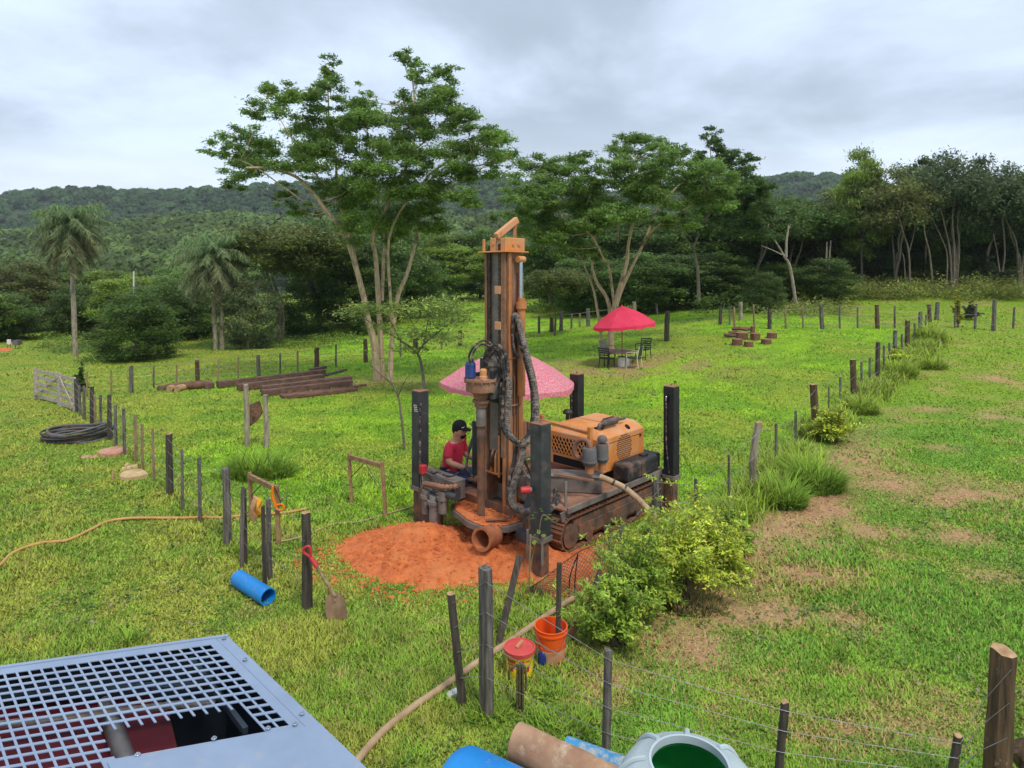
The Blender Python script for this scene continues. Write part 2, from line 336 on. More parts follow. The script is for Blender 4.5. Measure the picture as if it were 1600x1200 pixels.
# crumbs of soil
mb = MB(); rr_ = random.Random(3)
for i in range(2600):
    a = rr_.random()*6.28; r = rr_.random()**.6*1.15; x = MC[0]+2.1*r*math.cos(a); y = MC[1]+1.25*r*math.sin(a)
    z = float(mound(np.float64(x), np.float64(y)))+H(x, y); q = rr_.uniform(.008, .03)*(1.6 if rr_.random() < .12 else 1)
    if float(mound(np.float64(x), np.float64(y))) < 0.0: z = H(x, y)+.012
    pts = [(x+q*rr_.uniform(.6, 1.2)*dx, y+q*rr_.uniform(.6, 1.2)*dy, z+q*.7*dz) for dx, dy, dz in ((1, 0, 0), (-1, 0, 0), (0, 1, 0), (0, -1, 0), (0, 0, 1), (0, 0, -1))]
    mb.add(pts, [(0, 2, 4), (2, 1, 4), (1, 3, 4), (3, 0, 4), (2, 0, 5), (1, 2, 5), (3, 1, 5), (0, 3, 5)])
tag(mb.build('soil_crumbs', m_soil), 'loose crumbs of red soil on the drill spoil heap', kind='stuff')
# flat soil drift behind the mesh panel
def drift(name, pxs, z=.03):
    pts = [G(*p) for p in pxs]; c0 = sum(pts, Vector())/len(pts); mb = MB(); n = len(pts)
    for f_, dz in ((1, -.03), (.8, z*.7), (.4, z)):
        for p in pts: mb.v.append(tuple(c0+(p-c0)*f_+Vector((0, 0, dz))))
    mb.v.append(tuple(c0+Vector((0, 0, z))))
    mb.f += [(i*n+k, i*n+(k+1) % n, (i+1)*n+(k+1) % n, (i+1)*n+k) for i in range(2) for k in range(n)]+[(2*n+k, 2*n+(k+1) % n, 3*n) for k in range(n)]
    tag(mb.build(name, m_soil, smooth=True), kind='structure')
drift('soil_drift', [(818, 915), (850, 870), (890, 862), (925, 876), (955, 900), (968, 926), (925, 945), (870, 940), (835, 930)], .05)
drift('soil_drift', [(880, 862), (930, 850), (958, 850), (925, 868), (890, 874)], .03)
drift('soil_drift', [(1040, 768), (1060, 762), (1055, 772), (1042, 778)], .04)
drift('soil_road', [(-60, 543), (24, 543), (20, 549), (-60, 553)], .03)

# ------------------------------------------------------------------ grass blades (one mass)
def grass():
    n = 1080000
    py = RNG.uniform(462, 1225, n); px = RNG.uniform(-140, 1740, n)
    d = EYE*F/(py-HY); x = (px-CX)/F*d; y = d
    k = (y < 62) & (y > 4.6); x, y = x[k], y[k]
    base, bare = zones(x, y)
    md = mound(x, y)
    keep = (RNG.random(len(x)) > bare*.86) & ~((md > .004+.02*RNG.random(len(x))) & (np.abs(x+.7) < 2.8) & (np.abs(y-9.15) < 1.8))
    x, y, base, bare = x[keep], y[keep], base[keep], bare[keep]
    n = len(x); z = terrain(x, y)
    tall = .6+.9*ss(.42, .68, fbm(x*.9, y*.9+3, 3))*(1-.5*ss(9, 16, y))
    L = (.040+.0017*y)*tall*RNG.uniform(.5, 1.35, n); w = (.0055+.00075*y)*RNG.uniform(.7, 1.4, n)
    a = RNG.uniform(0, 2*math.pi, n); lean = RNG.uniform(.5, 1.5, n)
    dx, dy = np.cos(a), np.sin(a)
    tip = np.stack([x+dx*L*np.sin(lean), y+dy*L*np.sin(lean), z+L*np.cos(lean)], -1)
    bx, by = -dy, dx
    V = np.stack([np.stack([x-bx*w, y-by*w, z-.004], -1), np.stack([x+bx*w, y+by*w, z-.004], -1), tip], 1).reshape(-1, 3)
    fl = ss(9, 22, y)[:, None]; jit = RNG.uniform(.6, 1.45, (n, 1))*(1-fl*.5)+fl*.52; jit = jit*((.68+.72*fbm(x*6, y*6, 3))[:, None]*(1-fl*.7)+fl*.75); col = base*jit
    yel = RNG.random(n) < (.08-.06*ss(9, 14, y)+.8*bare); col[yel] = np.array(C(204, 180, 112))*RNG.uniform(.6, 1.1, (yel.sum(), 1))
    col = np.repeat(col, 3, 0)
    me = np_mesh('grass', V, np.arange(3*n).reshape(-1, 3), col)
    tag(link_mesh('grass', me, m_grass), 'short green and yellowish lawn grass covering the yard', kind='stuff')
grass()

# ------------------------------------------------------------------ leaf cards
TRI = [True]
def cards(Cc, size, rng, up=.6, aspect=.5):
    n = len(Cc); nrm = rng.normal(size=(n, 3)); nrm[:, 2] = np.abs(nrm[:, 2])+up; nrm /= np.linalg.norm(nrm, axis=1)[:, None]
    t = rng.normal(size=(n, 3)); t -= nrm*(t*nrm).sum(1)[:, None]; t /= np.linalg.norm(t, axis=1)[:, None]; b = np.cross(nrm, t)
    L = (size*rng.uniform(.6, 1.35, n))[:, None]; W = L*aspect
    if TRI[0]:
        V = np.stack([Cc-t*L*.45-b*W*.2, Cc-t*L*.1+b*W*.62, Cc+t*L*.6-nrm*L*.1], 1).reshape(-1, 3); return V, np.arange(3*n).reshape(-1, 3)
    V = np.stack([Cc-t*L/2, Cc+b*W/2-t*L*.05, Cc+t*L/2-nrm*L*.12, Cc-b*W/2-t*L*.05], 1).reshape(-1, 3)
    return V, np.arange(4*n).reshape(-1, 4)
def foliage(clumps, per, size, col, seed, up=.6, aspect=.5, var=.3, shell=.45):
    """clumps: (x,y,z,rx,rz) ; leaf cards spread through flattened balls"""
    rng = np.random.default_rng(seed); cl = np.array(clumps, float)
    vol = cl[:, 3]**2; cnt = np.maximum(4, (per*vol/vol.mean()).astype(int)); k = np.repeat(np.arange(len(cl)), cnt); n = len(k)
    d = rng.normal(size=(n, 3)); r = np.full(n, .58)
    pos = cl[k, :3]+d*r[:, None]*np.stack([cl[k, 3], cl[k, 3], cl[k, 4]], -1)
    V, Fc = cards(pos, size, rng, up, aspect)
    cc = np.array(col)*(1+rng.uniform(-var, var, (len(cl), 1)))[k]*(1+rng.uniform(-var, var, (n, 1)))
    cc[:, 0] *= 1+rng.uniform(-.15, .35, n)
    return V, Fc, np.repeat(np.clip(cc, 0, 1), Fc.shape[1], 0)
def merge(*parts):
    V = []; Fc = []; Cc = []; b = 0
    for v, f, c_ in parts: V.append(v); Fc.append(f+b); Cc.append(c_); b += len(v)
    return np.concatenate(V), np.concatenate(Fc), np.concatenate(Cc)
GREEN_D = (.115, .20, .05); GREEN_M = (.105, .195, .036); GREEN_L = (.22, .34, .055); GREEN_Y = (.24, .33, .04); GREEN_G = (.13, .195, .085); OLIVE = (.16, .20, .06)

# ------------------------------------------------------------------ hills
RX = [-2200, -600, 0, 120, 300, 400, 560, 700, 770, 830, 900, 1050, 1150, 1210, 1265, 1320, 1420, 1600, 2400, 3800]
RY = [318, 310, 304, 301, 297, 291, 290, 284, 272, 282, 300, 304, 292, 276, 269, 276, 300, 315, 322, 330]
FX = [-2200, 0, 150, 300, 420, 600, 800, 1000, 1300, 1600, 3800]; FYY = [385, 372, 372, 352, 345, 350, 335, 345, 360, 365, 375]
def hill(x, y):
    px = CX+F*x/np.maximum(y, 1)
    r = (HY-np.interp(px, RX, RY))/F*640; f = (HY-np.interp(px, FX, FYY))/F*330
    a = f*ss(120, 330, y)*ss(520, 330, y)*1.0+f*.55*ss(330, 520, y)
    b = r*ss(360, 640, y)
    return 1.0+np.maximum(a, b)*(.97+.0*y)+6*(fbm(x*.012, y*.012, 3)-.5)*ss(120, 300, y)-25*ss(640, 900, y)
hx = np.linspace(-1700, 1900, 200); hy = np.concatenate([np.linspace(95, 700, 70), np.linspace(720, 1100, 8)])
XX, YY = np.meshgrid(hx, hy); hz = hill(XX, YY)-ss(130, 95, YY)*4
ii = np.arange(XX.size).reshape(XX.shape); fq = np.stack([ii[:-1, :-1], ii[:-1, 1:], ii[1:, 1:], ii[1:, :-1]], -1).reshape(-1, 4)
m_hill = M('hill_floor', (.03, .05, .02), (.05, .075, .03), .05, rough=1, bump=0)
tag(link_mesh('hills', np_mesh('hills', np.stack([XX, YY, hz], -1).reshape(-1, 3), fq), m_hill, smooth=True), kind='structure')
def hill_forest():
    rng = np.random.default_rng(21); V = []; Cc = []
    n = 11500; u = rng.random(n); y = 125+(660-125)*u**.75; px = rng.uniform(-420, 2020, n); x = (px-CX)/F*y
    z = hill(x, y); R = (1.9+3.8*rng.random(n)**1.7)*(.8+.5*fbm(x*.01, y*.01, 2)); 
    LH = .35+.0022*y; cnt = np.clip(8*R**2/LH**2, 14, 150).astype(int); k = np.repeat(np.arange(n), cnt); NM = len(k); d = rng.normal(size=(NM, 3)); d[:, 2] = np.abs(d[:, 2])*1.0; d[:, 1] = np.where(d[:, 1] > .5, -d[:, 1], d[:, 1]); d /= np.linalg.norm(d, axis=1)[:, None]
    pos = np.stack([x[k], y[k], z[k]+R[k]*.5], -1)+d*(R[k]*rng.uniform(.75, 1.05, NM))[:, None]*np.array([1, 1, .9])
    nrm = d+rng.normal(size=d.shape)*.35; nrm /= np.linalg.norm(nrm, axis=1)[:, None]
    t = rng.normal(size=d.shape); t -= nrm*(t*nrm).sum(1)[:, None]; t /= np.linalg.norm(t, axis=1)[:, None]; b = np.cross(nrm, t)
    L = (LH[k]*rng.uniform(.65, 1.3, NM))[:, None]
    V = np.stack([pos-t*L-b*L*.6, pos+t*L-b*L*.6, pos+b*L], 1).reshape(-1, 3)
    lowm = ss(420, 300, y); tone = (.5+.8*fbm(x*.02+3, y*.02, 3))*rng.uniform(.6, 1.5, n)
    cc = (np.array((.075, .14, .045))*(1-lowm[:, None])+np.array((.14, .21, .05))*lowm[:, None])*tone[:, None]
    cc = cc[k]*rng.uniform(.75, 1.25, (NM, 1))
    me = np_mesh('hill_forest', V, np.arange(3*NM).reshape(-1, 3), np.repeat(cc, 3, 0))
    tag(link_mesh('hill_forest', me, m_leaf2), 'dense dark green forest covering the distant hills', kind='stuff')
hill_forest()
# ------------------------------------------------------------------ trees
def limb(mb, pts, r0, r1, n=6, k=4):
    sp_ = spline(pts, k); m = len(sp_); mb.tube(sp_, [r0+(r1-r0)*(i/(m-1))**.8 for i in range(m)], n); return sp_
def photo_tree(name, label, base_d, limbs, clumps, per, leaf, col, seed, barkm, dz=2.6, group=None, extra_twigs=True, flat=.75):
    """a tree whose limbs and leaf sprays follow the one in the photograph, spread in depth round its own trunk"""
    rg = random.Random(seed); b = limbs[0][0][0]; base = P(b[0], b[1], base_d); base.z = H(base.x, base.y)-.05
    root = empty(name, base, label, 'tree', group); mb = MB(); tips = []
    for pts, r0, r1, off in limbs:
        w = []; m = len(pts)
        for i, (a, c_) in enumerate(pts):
            w.append(P(a, c_, base_d+off[0]+(off[1]-off[0])*i/(m-1)))
        if abs(w[0].z-base.z) < 1.2: w[0].z = min(w[0].z, H(w[0].x, w[0].y)-.1)
        tips += limb(mb, w, r0*.58, r1*.75)[2:]
    cl = []
    for (a, c_, rx, ry) in clumps:
        dd = base_d+rg.uniform(-dz, dz); p = P(a, c_, dd); s_ = dd/F
        for q_ in range(10):
            ox, oy, oz = rg.gauss(0, .52)*rx, rg.gauss(0, .8)*ry, rg.gauss(0, .6)*rx*s_; q = P(a+ox, c_+oy, dd+oz); f_ = rg.uniform(.2, .42); cl.append((q.x, q.y, q.z, rx*s_*f_, max(ry*1.2, rx*.55)*s_*f_*flat*1.1))
            if q_ < 2 and extra_twigs:
                t = min(tips, key=lambda t_: (t_-q).length+max(0, t_.z-q.z)*2); (t-q).length < 1.8 and limb(mb, [t, (t+q)/2+Vector((rg.uniform(-.2, .2), rg.uniform(-.2, .2), -.1)), q], .014, .006, 3, 2)
        if extra_twigs:
            t = min(tips, key=lambda t_: (t_-p).length+max(0, t_.z-p.z)*2)
            mid = (t+p)/2+Vector((rg.uniform(-.2, .2), rg.uniform(-.2, .2), -.15)); (t-p).length < 2.2 and limb(mb, [t, mid, p], .02, .008, 4, 2)
    mb.build('trunk', barkm, root, smooth=True)
    V, Fc, cc = foliage(cl, per, leaf, col, seed, up=.9, aspect=.42, shell=.6)
    o0 = np.array(base); link_mesh('crown', np_mesh('crown', V-o0, Fc, cc), m_leaf2, root)
    return root
T1 = [
 ([(590, 592), (584, 535), (575, 500), (568, 463), (555, 414), (538, 365), (510, 330), (489, 302), (462, 276), (419, 263), (385, 262)], .26, .05, (0, -2.2)),
 ([(566, 455), (552, 393), (541, 347), (527, 309), (526, 281), (524, 246), (515, 218), (513, 155), (510, 112)], .15, .03, (-.1, 1.4)),
 ([(598, 590), (595, 535), (591, 463), (587, 400), (583, 368), (608, 316), (611, 288), (632, 267), (643, 239), (650, 197), (645, 130), (636, 84)], .22, .03, (.3, -.8)),
 ([(597, 470), (599, 410), (600, 365), (590, 310), (580, 260), (575, 210), (565, 160)], .13, .03, (.2, 2.0)),
 ([(609, 590), (613, 525), (622, 463), (636, 428), (650, 375), (660, 316), (667, 277), (709, 246), (737, 218), (770, 210)], .2, .03, (.1, .6)),
 ([(612, 520), (610, 463), (608, 372), (640, 310), (690, 270), (751, 258), (800, 245)], .12, .03, (.3, -2.0)),
 ([(527, 309), (500, 280), (470, 240), (440, 190), (415, 150)], .07, .02, (.3, 1.6)),
 ([(510, 330), (480, 318), (440, 290), (400, 262), (350, 240)], .07, .02, (-1, -1.8)),
 ([(643, 239), (670, 215), (700, 180), (705, 130)], .06, .02, (-.6, .8)),
 ([(660, 316), (690, 300), (720, 280), (760, 265)], .06, .02, (.4, 1.8)),
]
C1 = [(340, 240, 20, 8), (375, 225, 35, 14), (400, 250, 50, 16), (370, 272, 30, 11), (430, 235, 40, 18), (460, 210, 45, 18), (405, 178, 24, 9), (440, 160, 38, 13), (418, 143, 22, 8), (470, 172, 38, 18), (510, 108, 18, 10), (515, 132, 28, 12), (520, 163, 24, 12), (500, 195, 45, 18), (540, 205, 35, 20), (480, 250, 50, 18), (530, 245, 40, 20), (565, 152, 16, 10), (575, 175, 28, 12), (570, 205, 35, 20), (600, 215, 35, 20), (590, 245, 40, 18), (640, 92, 25, 13), (655, 122, 20, 11), (692, 115, 24, 10), (645, 150, 28, 14), (700, 155, 35, 14), (680, 180, 45, 18), (640, 190, 35, 18), (712, 178, 28, 13), (650, 225, 40, 20), (690, 215, 40, 16), (720, 235, 45, 16), (752, 208, 32, 13), (772, 222, 28, 12), (755, 245, 45, 15), (797, 243, 24, 9), (690, 265, 45, 13), (745, 272, 35, 10), (620, 275, 45, 16), (560, 280, 45, 16), (590, 300, 45, 13), (500, 285, 30, 10), (450, 305, 25, 9), (530, 312, 40, 11), (660, 300, 40, 11), (700, 300, 30, 9), (640, 335, 45, 12), (600, 325, 50, 13), (560, 345, 40, 11), (680, 330, 30, 9), (600, 360, 40, 9), (660, 355, 35, 9), (720, 315, 25, 8), (470, 330, 26, 8), (545, 185, 22, 10), (620, 245, 30, 12)]
photo_tree('acacia_tree', 'tallest spreading tree with several pale trunks behind the timber stack', 24.2, T1, C1, 205, .155, (.175, .30, .062), 1, m_bark)
T2 = [
 ([(955, 545), (956, 500), (962, 470), (979, 412), (982, 380), (995, 320), (1003, 280), (990, 240)], .27, .04, (0, -.5)),
 ([(952, 545), (952, 478), (932, 440), (925, 412), (930, 377), (920, 340), (905, 300), (890, 275)], .2, .04, (.2, 1.6)),
 ([(960, 480), (952, 420), (942, 402), (925, 370), (895, 345), (860, 320)], .13, .03, (0, -1.8)),
 ([(962, 480), (970, 455), (985, 422), (1010, 370), (1025, 327), (1050, 300), (1075, 275)], .2, .04, (.1, 1.2)),
 ([(1008, 375), (1025, 355), (1062, 332), (1085, 318), (1110, 310)], .1, .03, (.5, -1.2)),
 ([(944, 545), (932, 477), (927, 452), (917, 425), (905, 400), (880, 370), (850, 350)], .13, .03, (.5, 1.2)),
 ([(965, 380), (968, 330), (972, 290), (960, 250)], .08, .02, (0, .8)),
 ([(920, 340), (890, 320), (855, 285), (840, 265)], .08, .02, (1, -.5)),
]
C2 = [(985, 218, 26, 10), (1005, 232, 28, 12), (958, 232, 26, 10), (1035, 232, 26, 10), (1058, 232, 18, 10), (842, 255, 28, 11), (862, 270, 30, 13), (892, 265, 34, 13), (905, 248, 20, 8), (930, 265, 30, 13), (960, 255, 34, 13), (990, 258, 36, 14), (1020, 262, 36, 14), (1052, 260, 36, 14), (1082, 265, 36, 14), (1108, 272, 34, 13), (850, 290, 36, 14), (880, 300, 40, 14), (912, 295, 38, 14), (945, 290, 40, 15), (980, 290, 42, 14), (1020, 290, 42, 14), (1060, 288, 42, 14), (1100, 292, 40, 14), (1130, 288, 32, 12), (838, 320, 36, 13), (870, 330, 40, 13), (902, 325, 38, 12), (940, 318, 40, 12), (985, 322, 40, 12), (1090, 315, 36, 11), (1122, 320, 30, 11), (850, 352, 40, 12), (880, 362, 40, 12), (918, 350, 34, 11), (850, 378, 38, 11), (890, 388, 36, 11), (1070, 342, 30, 9), (1040, 345, 24, 8), (960, 345, 34, 10), (930, 398, 20, 7), (820, 300, 30, 12), (810, 340, 28, 11), (1010, 310, 30, 10)]
photo_tree('acacia_tree', 'spreading pale trunked tree standing right behind the red parasol', 30.0, T2, C2, 210, .18, (.155, .27, .057), 2, m_bark, dz=3.2)
T3 = [([(1092, 470), (1090, 420), (1085, 385), (1100, 350), (1112, 300), (1110, 230)], .2, .03, (0, 0)), ([(1086, 390), (1070, 370), (1060, 340)], .1, .03, (0, -1)), ([(1100, 345), (1130, 310), (1150, 270)], .1, .02, (0, 1))]
C3 = [(1112, 212, 14, 10), (1100, 235, 20, 10), (1126, 234, 18, 9), (1140, 252, 22, 10), (1162, 252, 18, 8), (1115, 258, 30, 12), (1150, 275, 30, 13), (1085, 290, 30, 13), (1130, 300, 40, 15), (1170, 300, 30, 14), (1160, 330, 40, 15), (1110, 335, 36, 14), (1190, 285, 26, 12), (1190, 320, 30, 14), (1140, 360, 36, 13), (1185, 355, 30, 13)]
photo_tree('feathery_tree', 'thin topped dark tree rising behind the red parasol tree', 38.0, T3, C3, 240, .22, (.10, .18, .05), 3, m_bark_d, dz=2.5)

def gen_tree(seed, style):
    """trunk MB + clumps for a tree 10 m high with a crown about 8 m wide"""
    rg = random.Random(seed); mb = MB(); cl = []
    st = dict(umbrella=(.68, .24, 4.2, 5, .22), dense=(.52, .44, 3.6, 1.6, .24), tall=(.63, .36, 3.0, 3.6, .25), bushy=(.46, .48, 4.0, .8, .26), forked=(.66, .32, 3.8, 3.0, .24))[style]
    zc, rz, rx, z0, cr = st; zc *= 10; rz *= 10
    nst = {'umbrella': 2, 'forked': 4, 'tall': 2, 'dense': 1, 'bushy': 2}[style]
    ends = []
    for s_ in range(nst):
        a = rg.random()*6.28; sp_ = (.25 if nst == 1 else .9)*rg.uniform(.6, 1.2)
        pts = [Vector((0.12*math.cos(a), .12*math.sin(a), -.2))]
        for i in range(1, 6):
            t = i/5; pts.append(Vector((math.cos(a)*sp_*t*t*2+rg.uniform(-.2, .2), math.sin(a)*sp_*t*t*2+rg.uniform(-.2, .2), t*(zc+.2*rz))))
        ends += limb(mb, pts, .17 if nst > 1 else .22, .05)[4:]
    m = {'umbrella': 46, 'dense': 60, 'tall': 50, 'bushy': 60, 'forked': 46}[style]
    for i in range(m):
        f_ = (i+.5)/m; ph = i*2.39996+rg.uniform(-.3, .3); zt = 1-2*f_; zt = zt*.95+rg.uniform(-.1, .1); zt = max(-1, min(1, zt))
        if style in ('umbrella', 'forked') and zt < -.4: zt = -zt*.5
        r = math.sqrt(max(0, 1-zt*zt))*rg.uniform(.62, 1.08)
        p = Vector((rx*r*math.cos(ph), rx*r*math.sin(ph), zc+rz*zt*rg.uniform(.75, 1.1)))
        c_ = rg.uniform(.75, 1.25)*cr*rx; cl.append((p.x, p.y, p.z, c_, c_*rg.uniform(.42, .62)))
        if i % 2 == 0:
            t = min(ends, key=lambda e: (e-p).length+max(0, e.z-p.z)*2); limb(mb, [t, (t+p)/2+Vector((rg.uniform(-.3, .3), rg.uniform(-.3, .3), -.1)), p], .05, .015, 4, 2)
    for _ in range(10):
        cl.append((rg.uniform(-.5, .5)*rx, rg.uniform(-.5, .5)*rx, zc+rg.uniform(-.5, .5)*rz, cr*rx*1.2, cr*rx*.6))
    return mb, cl
PROTO = {}
def proto(style, k, col, colname):
    key = (style, k, colname)
    if key not in PROTO:
        mb, cl = gen_tree(100+k*7+len(style), style); tm = bpy.data.meshes.new('trunk'); tm.from_pydata(mb.v, [], mb.f); tm.update()
        tm.polygons.foreach_set('use_smooth', np.ones(len(tm.polygons), bool))
        V, Fc, cc = foliage(cl, 300, .34, col, 300+k, up=.8, aspect=.5); PROTO[key] = (tm, np_mesh('crown', V, Fc, cc))
    return PROTO[key]
def place_tree(name, label, px, d, top, w, style, k, col, colname, barkm, group=None, rz=None, sink=0, cat='tree'):
    x = (px-CX)/F*d; z = H(x, d); base = Vector((x, d, z-.05-sink)); top_z = EYE+(HY-top)/F*d
    root = empty(name, base, label, cat, group); tm, cm = proto(style, k, col, colname); rg = random.Random(px*3+int(d))
    sx = w/F*d/8.0; sz = (top_z-base.z)/10.3; root.scale = (sx, sx, sz); root.rotation_euler = (0, 0, rz if rz is not None else rg.random()*6.28)
    o = bpy.data.objects.new('trunk', tm); COL.objects.link(o); o.parent = root
    if not tm.materials: tm.materials.append(barkm)
    o2 = bpy.data.objects.new('crown', cm); COL.objects.link(o2); o2.parent = root
    if not cm.materials: cm.materials.append(m_leaf)
    return root
FR, FL, FM = 'trees of the wood along the right edge', 'trees of the wood on the left', 'trees of the wood behind the drill rig'
place_tree('mango_tree', 'round dense dark green tree on the bank right of the slim palm', 214, 34, 452, 118, 'bushy', 1, GREEN_M, 'm', m_bark_d)
place_tree('broadleaf_tree', 'pale grey green tree with big leaves beside the twin trunk palm', 388, 39, 412, 88, 'bushy', 2, (.15, .21, .09), 'g', m_bark)
place_tree('broadleaf_tree', 'airy olive crowned tree with dark thin trunk behind the timber stack', 440, 42, 325, 170, 'umbrella', 3, (.14, .19, .045), 'ol', m_bark_d)
LEFT = [(-25, 43, 448, 90, 'dense', 4, GREEN_L, 'l'), (38, 50, 405, 120, 'dense', 5, OLIVE, 'o'), (85, 54, 408, 100, 'forked', 6, GREEN_D, 'd'), (150, 54, 415, 110, 'dense', 7, GREEN_L, 'l'), (-60, 56, 410, 120, 'tall', 8, GREEN_D, 'd'), (200, 47, 420, 110, 'dense', 4, GREEN_L, 'l'), (255, 44, 428, 110, 'bushy', 5, GREEN_D, 'd'), (285, 50, 410, 110, 'dense', 7, GREEN_M, 'm'), (120, 48, 440, 80, 'bushy', 5, GREEN_D, 'd'), (305, 46, 440, 80, 'bushy', 1, GREEN_D, 'd'), (10, 44, 455, 90, 'bushy', 5, GREEN_D, 'd')]
DESC = ['small bright crowned', 'olive crowned broad', 'thin dark forked', 'light green round', 'tall dark', 'bright leafy', 'low dark bushy', 'mid green rounded', 'squat dark', 'dark shrubby', 'dark low spreading']
for i, (px, d, top, w, st, k, cl_, cn) in enumerate(LEFT):
    where = ['at the left edge of frame', 'left of the slim palm', 'just behind the slim palm trunk', 'right behind the slim palm', 'at far left behind the others', 'behind the round dark tree', 'between round tree and twin palm', 'behind the twin trunk palm', 'low between palm and round tree', 'under the twin trunk palm', 'beside the white sign'][i]
    place_tree('forest_tree', f'{DESC[i]} tree {where}', px, d, top, w, st, k, cl_, cn, m_bark_d, FL)
MIDW = [(500, 47, 345, 150, 'forked', 6, GREEN_D, 'd', 'dark tree left behind the tallest trunks'), (560, 46, 372, 130, 'dense', 5, GREEN_D, 'd', 'dark dense tree directly behind the tallest trunks'), (470, 45, 440, 90, 'bushy', 5, GREEN_D, 'd', 'low dark thicket tree behind the timber stack'), (628, 60, 385, 120, 'bushy', 2, GREEN_M, 'm2', 'mid green tree right behind the tallest trunks'), (700, 84, 372, 120, 'dense', 4, GREEN_L, 'l', 'light green tree left of the drill mast'), (752, 88, 350, 110, 'dense', 7, GREEN_M, 'm', 'rounded tree behind the drill mast'), (665, 86, 350, 130, 'dense', 4, GREEN_L, 'l', 'pale green tree left behind the mast'), (835, 82, 375, 90, 'dense', 7, GREEN_D, 'd', 'dark tree just right of the drill mast'), (868, 40, 405, 90, 'umbrella', 3, (.15, .19, .04), 'ol', 'small olive tree between mast and red parasol'), (1015, 48, 390, 130, 'dense', 5, GREEN_D, 'd', 'dark thicket tree right of the red parasol'), (945, 52, 400, 110, 'dense', 5, GREEN_D, 'd', 'dark tree behind the red parasol top'), (1060, 50, 395, 110, 'dense', 5, GREEN_D, 'd', 'shady dark tree under the feathery tree'), (1125, 47, 388, 115, 'dense', 7, GREEN_D, 'd', 'glossy dark round tree right of the parasol'), (590, 52, 350, 140, 'tall', 8, GREEN_D, 'd', 'tall dark tree deep behind the tallest trunks'), (900, 54, 400, 100, 'dense', 5, GREEN_D, 'd', 'deep green tree left behind the parasol tree'), (1195, 42, 420, 55, 'bushy', 1, GREEN_D, 'd', 'small dark tree at the end of the back fence')]
for px, d, top, w, st, k, cl_, cn, lb in MIDW: place_tree('forest_tree', lb, px, d, top, w, st, k, cl_, cn, m_bark_d, FM)
RGT = [(1180, 48, 290, 140, 'umbrella', 9, GREEN_D, 'd', 'flat topped dark tree left of the leaning pale trunk'), (1235, 54, 305, 140, 'umbrella', 10, GREEN_M, 'm', 'wide low tree above the leaning pale trunk'), (1300, 56, 312, 130, 'dense', 5, OLIVE, 'o', 'olive tree left of the tall bright one'), (1348, 52, 232, 95, 'tall', 11, GREEN_L, 'l', 'tall bright green tree standing above the right wood'), (1400, 50, 262, 120, 'forked', 12, OLIVE, 'o', 'olive forked tree right of the tall bright one'), (1445, 52, 235, 110, 'tall', 8, GREEN_D, 'd', 'dark tree with the highest top right of centre'), (1490, 49, 235, 130, 'forked', 13, GREEN_G, 'gg', 'tall grey green tree with many pale stems'), (1540, 51, 250, 120, 'umbrella', 9, OLIVE, 'o', 'yellowish topped tree second from the right edge'), (1595, 48, 255, 120, 'forked', 12, GREEN_G, 'gg', 'tree at the right edge of the frame'), (1655, 52, 250, 130, 'tall', 8, GREEN_D, 'd', 'dark tree cut off by the right frame edge'), (1260, 62, 325, 130, 'dense', 5, GREEN_D, 'd', 'dark tree deep behind the leaning pale trunk'), (1330, 60, 350, 130, 'bushy', 5, GREEN_D, 'd', 'dark bushy tree below the tall bright one'), (1420, 60, 330, 130, 'bushy', 5, GREEN_D, 'd', 'dark bushy tree deep in the right wood'), (1500, 60, 330, 140, 'bushy', 5, GREEN_D, 'd', 'dark tree behind the many pale stems'), (1580, 60, 330, 140, 'bushy', 1, GREEN_D, 'd', 'dark bushy tree deep near the right edge'), (1215, 50, 405, 90, 'bushy', 2, GREEN_M, 'm2', 'leafy green tree beside the leaning pale trunk'), (1375, 55, 385, 90, 'bushy', 2, GREEN_G, 'gb', 'grey green low tree left of the pale stems'), (1460, 56, 262, 130, 'dense', 4, GREEN_M, 'mr', 'full crowned tree behind the crooked pale trunk'), (1555, 56, 268, 130, 'dense', 7, GREEN_M, 'mr', 'full crowned tree behind the right pair of trunks'), (1395, 57, 290, 120, 'dense', 4, GREEN_M, 'mr', 'full crowned tree behind the pale forked trunk'), (1290, 46, 400, 95, 'dense', 5, GREEN_D, 'd', 'dark low tree beside the broken twin trunk'), (1450, 53, 395, 100, 'bushy', 1, GREEN_D, 'd', 'low dark tree among the pale stems'), (1610, 54, 390, 110, 'bushy', 5, GREEN_D, 'd', 'low dark tree at the right frame edge')]
RGT += [(875, 62, 345, 150, 'dense', 5, GREEN_D, 'd', 'dark tree filling behind the left of the parasol tree'), (945, 63, 335, 150, 'dense', 7, GREEN_M, 'm', 'mid green tree filling behind the parasol tree'), (1015, 60, 330, 150, 'dense', 5, GREEN_D, 'd', 'dark tree filling right behind the parasol tree'), (1085, 62, 320, 150, 'dense', 4, GREEN_M, 'mr', 'mid green tree filling left of the feathery tree'), (1150, 60, 300, 150, 'dense', 5, GREEN_D, 'd', 'dark tree filling right of the feathery tree'), (1215, 62, 300, 150, 'dense', 7, GREEN_M, 'm', 'mid green tree above the leaning bare trunk'), (1265, 58, 310, 140, 'dense', 4, GREEN_M, 'mr', 'full tree above the broken twin trunk'), (1325, 62, 285, 130, 'dense', 5, OLIVE, 'o', 'olive tree behind the tall bright one'), (530, 55, 330, 150, 'dense', 7, GREEN_M, 'm', 'mid green tree behind the tallest tree left side'), (600, 58, 335, 150, 'dense', 5, GREEN_D, 'd', 'dark tree behind the tallest tree trunks'), (790, 80, 360, 110, 'dense', 4, GREEN_L, 'l', 'light green tree hidden behind the mast')]
for px, d, top, w, st, k, cl_, cn, lb in RGT: place_tree('forest_tree', lb, px, d, top, w, st, k, cl_, cn, m_bark_d, FR)

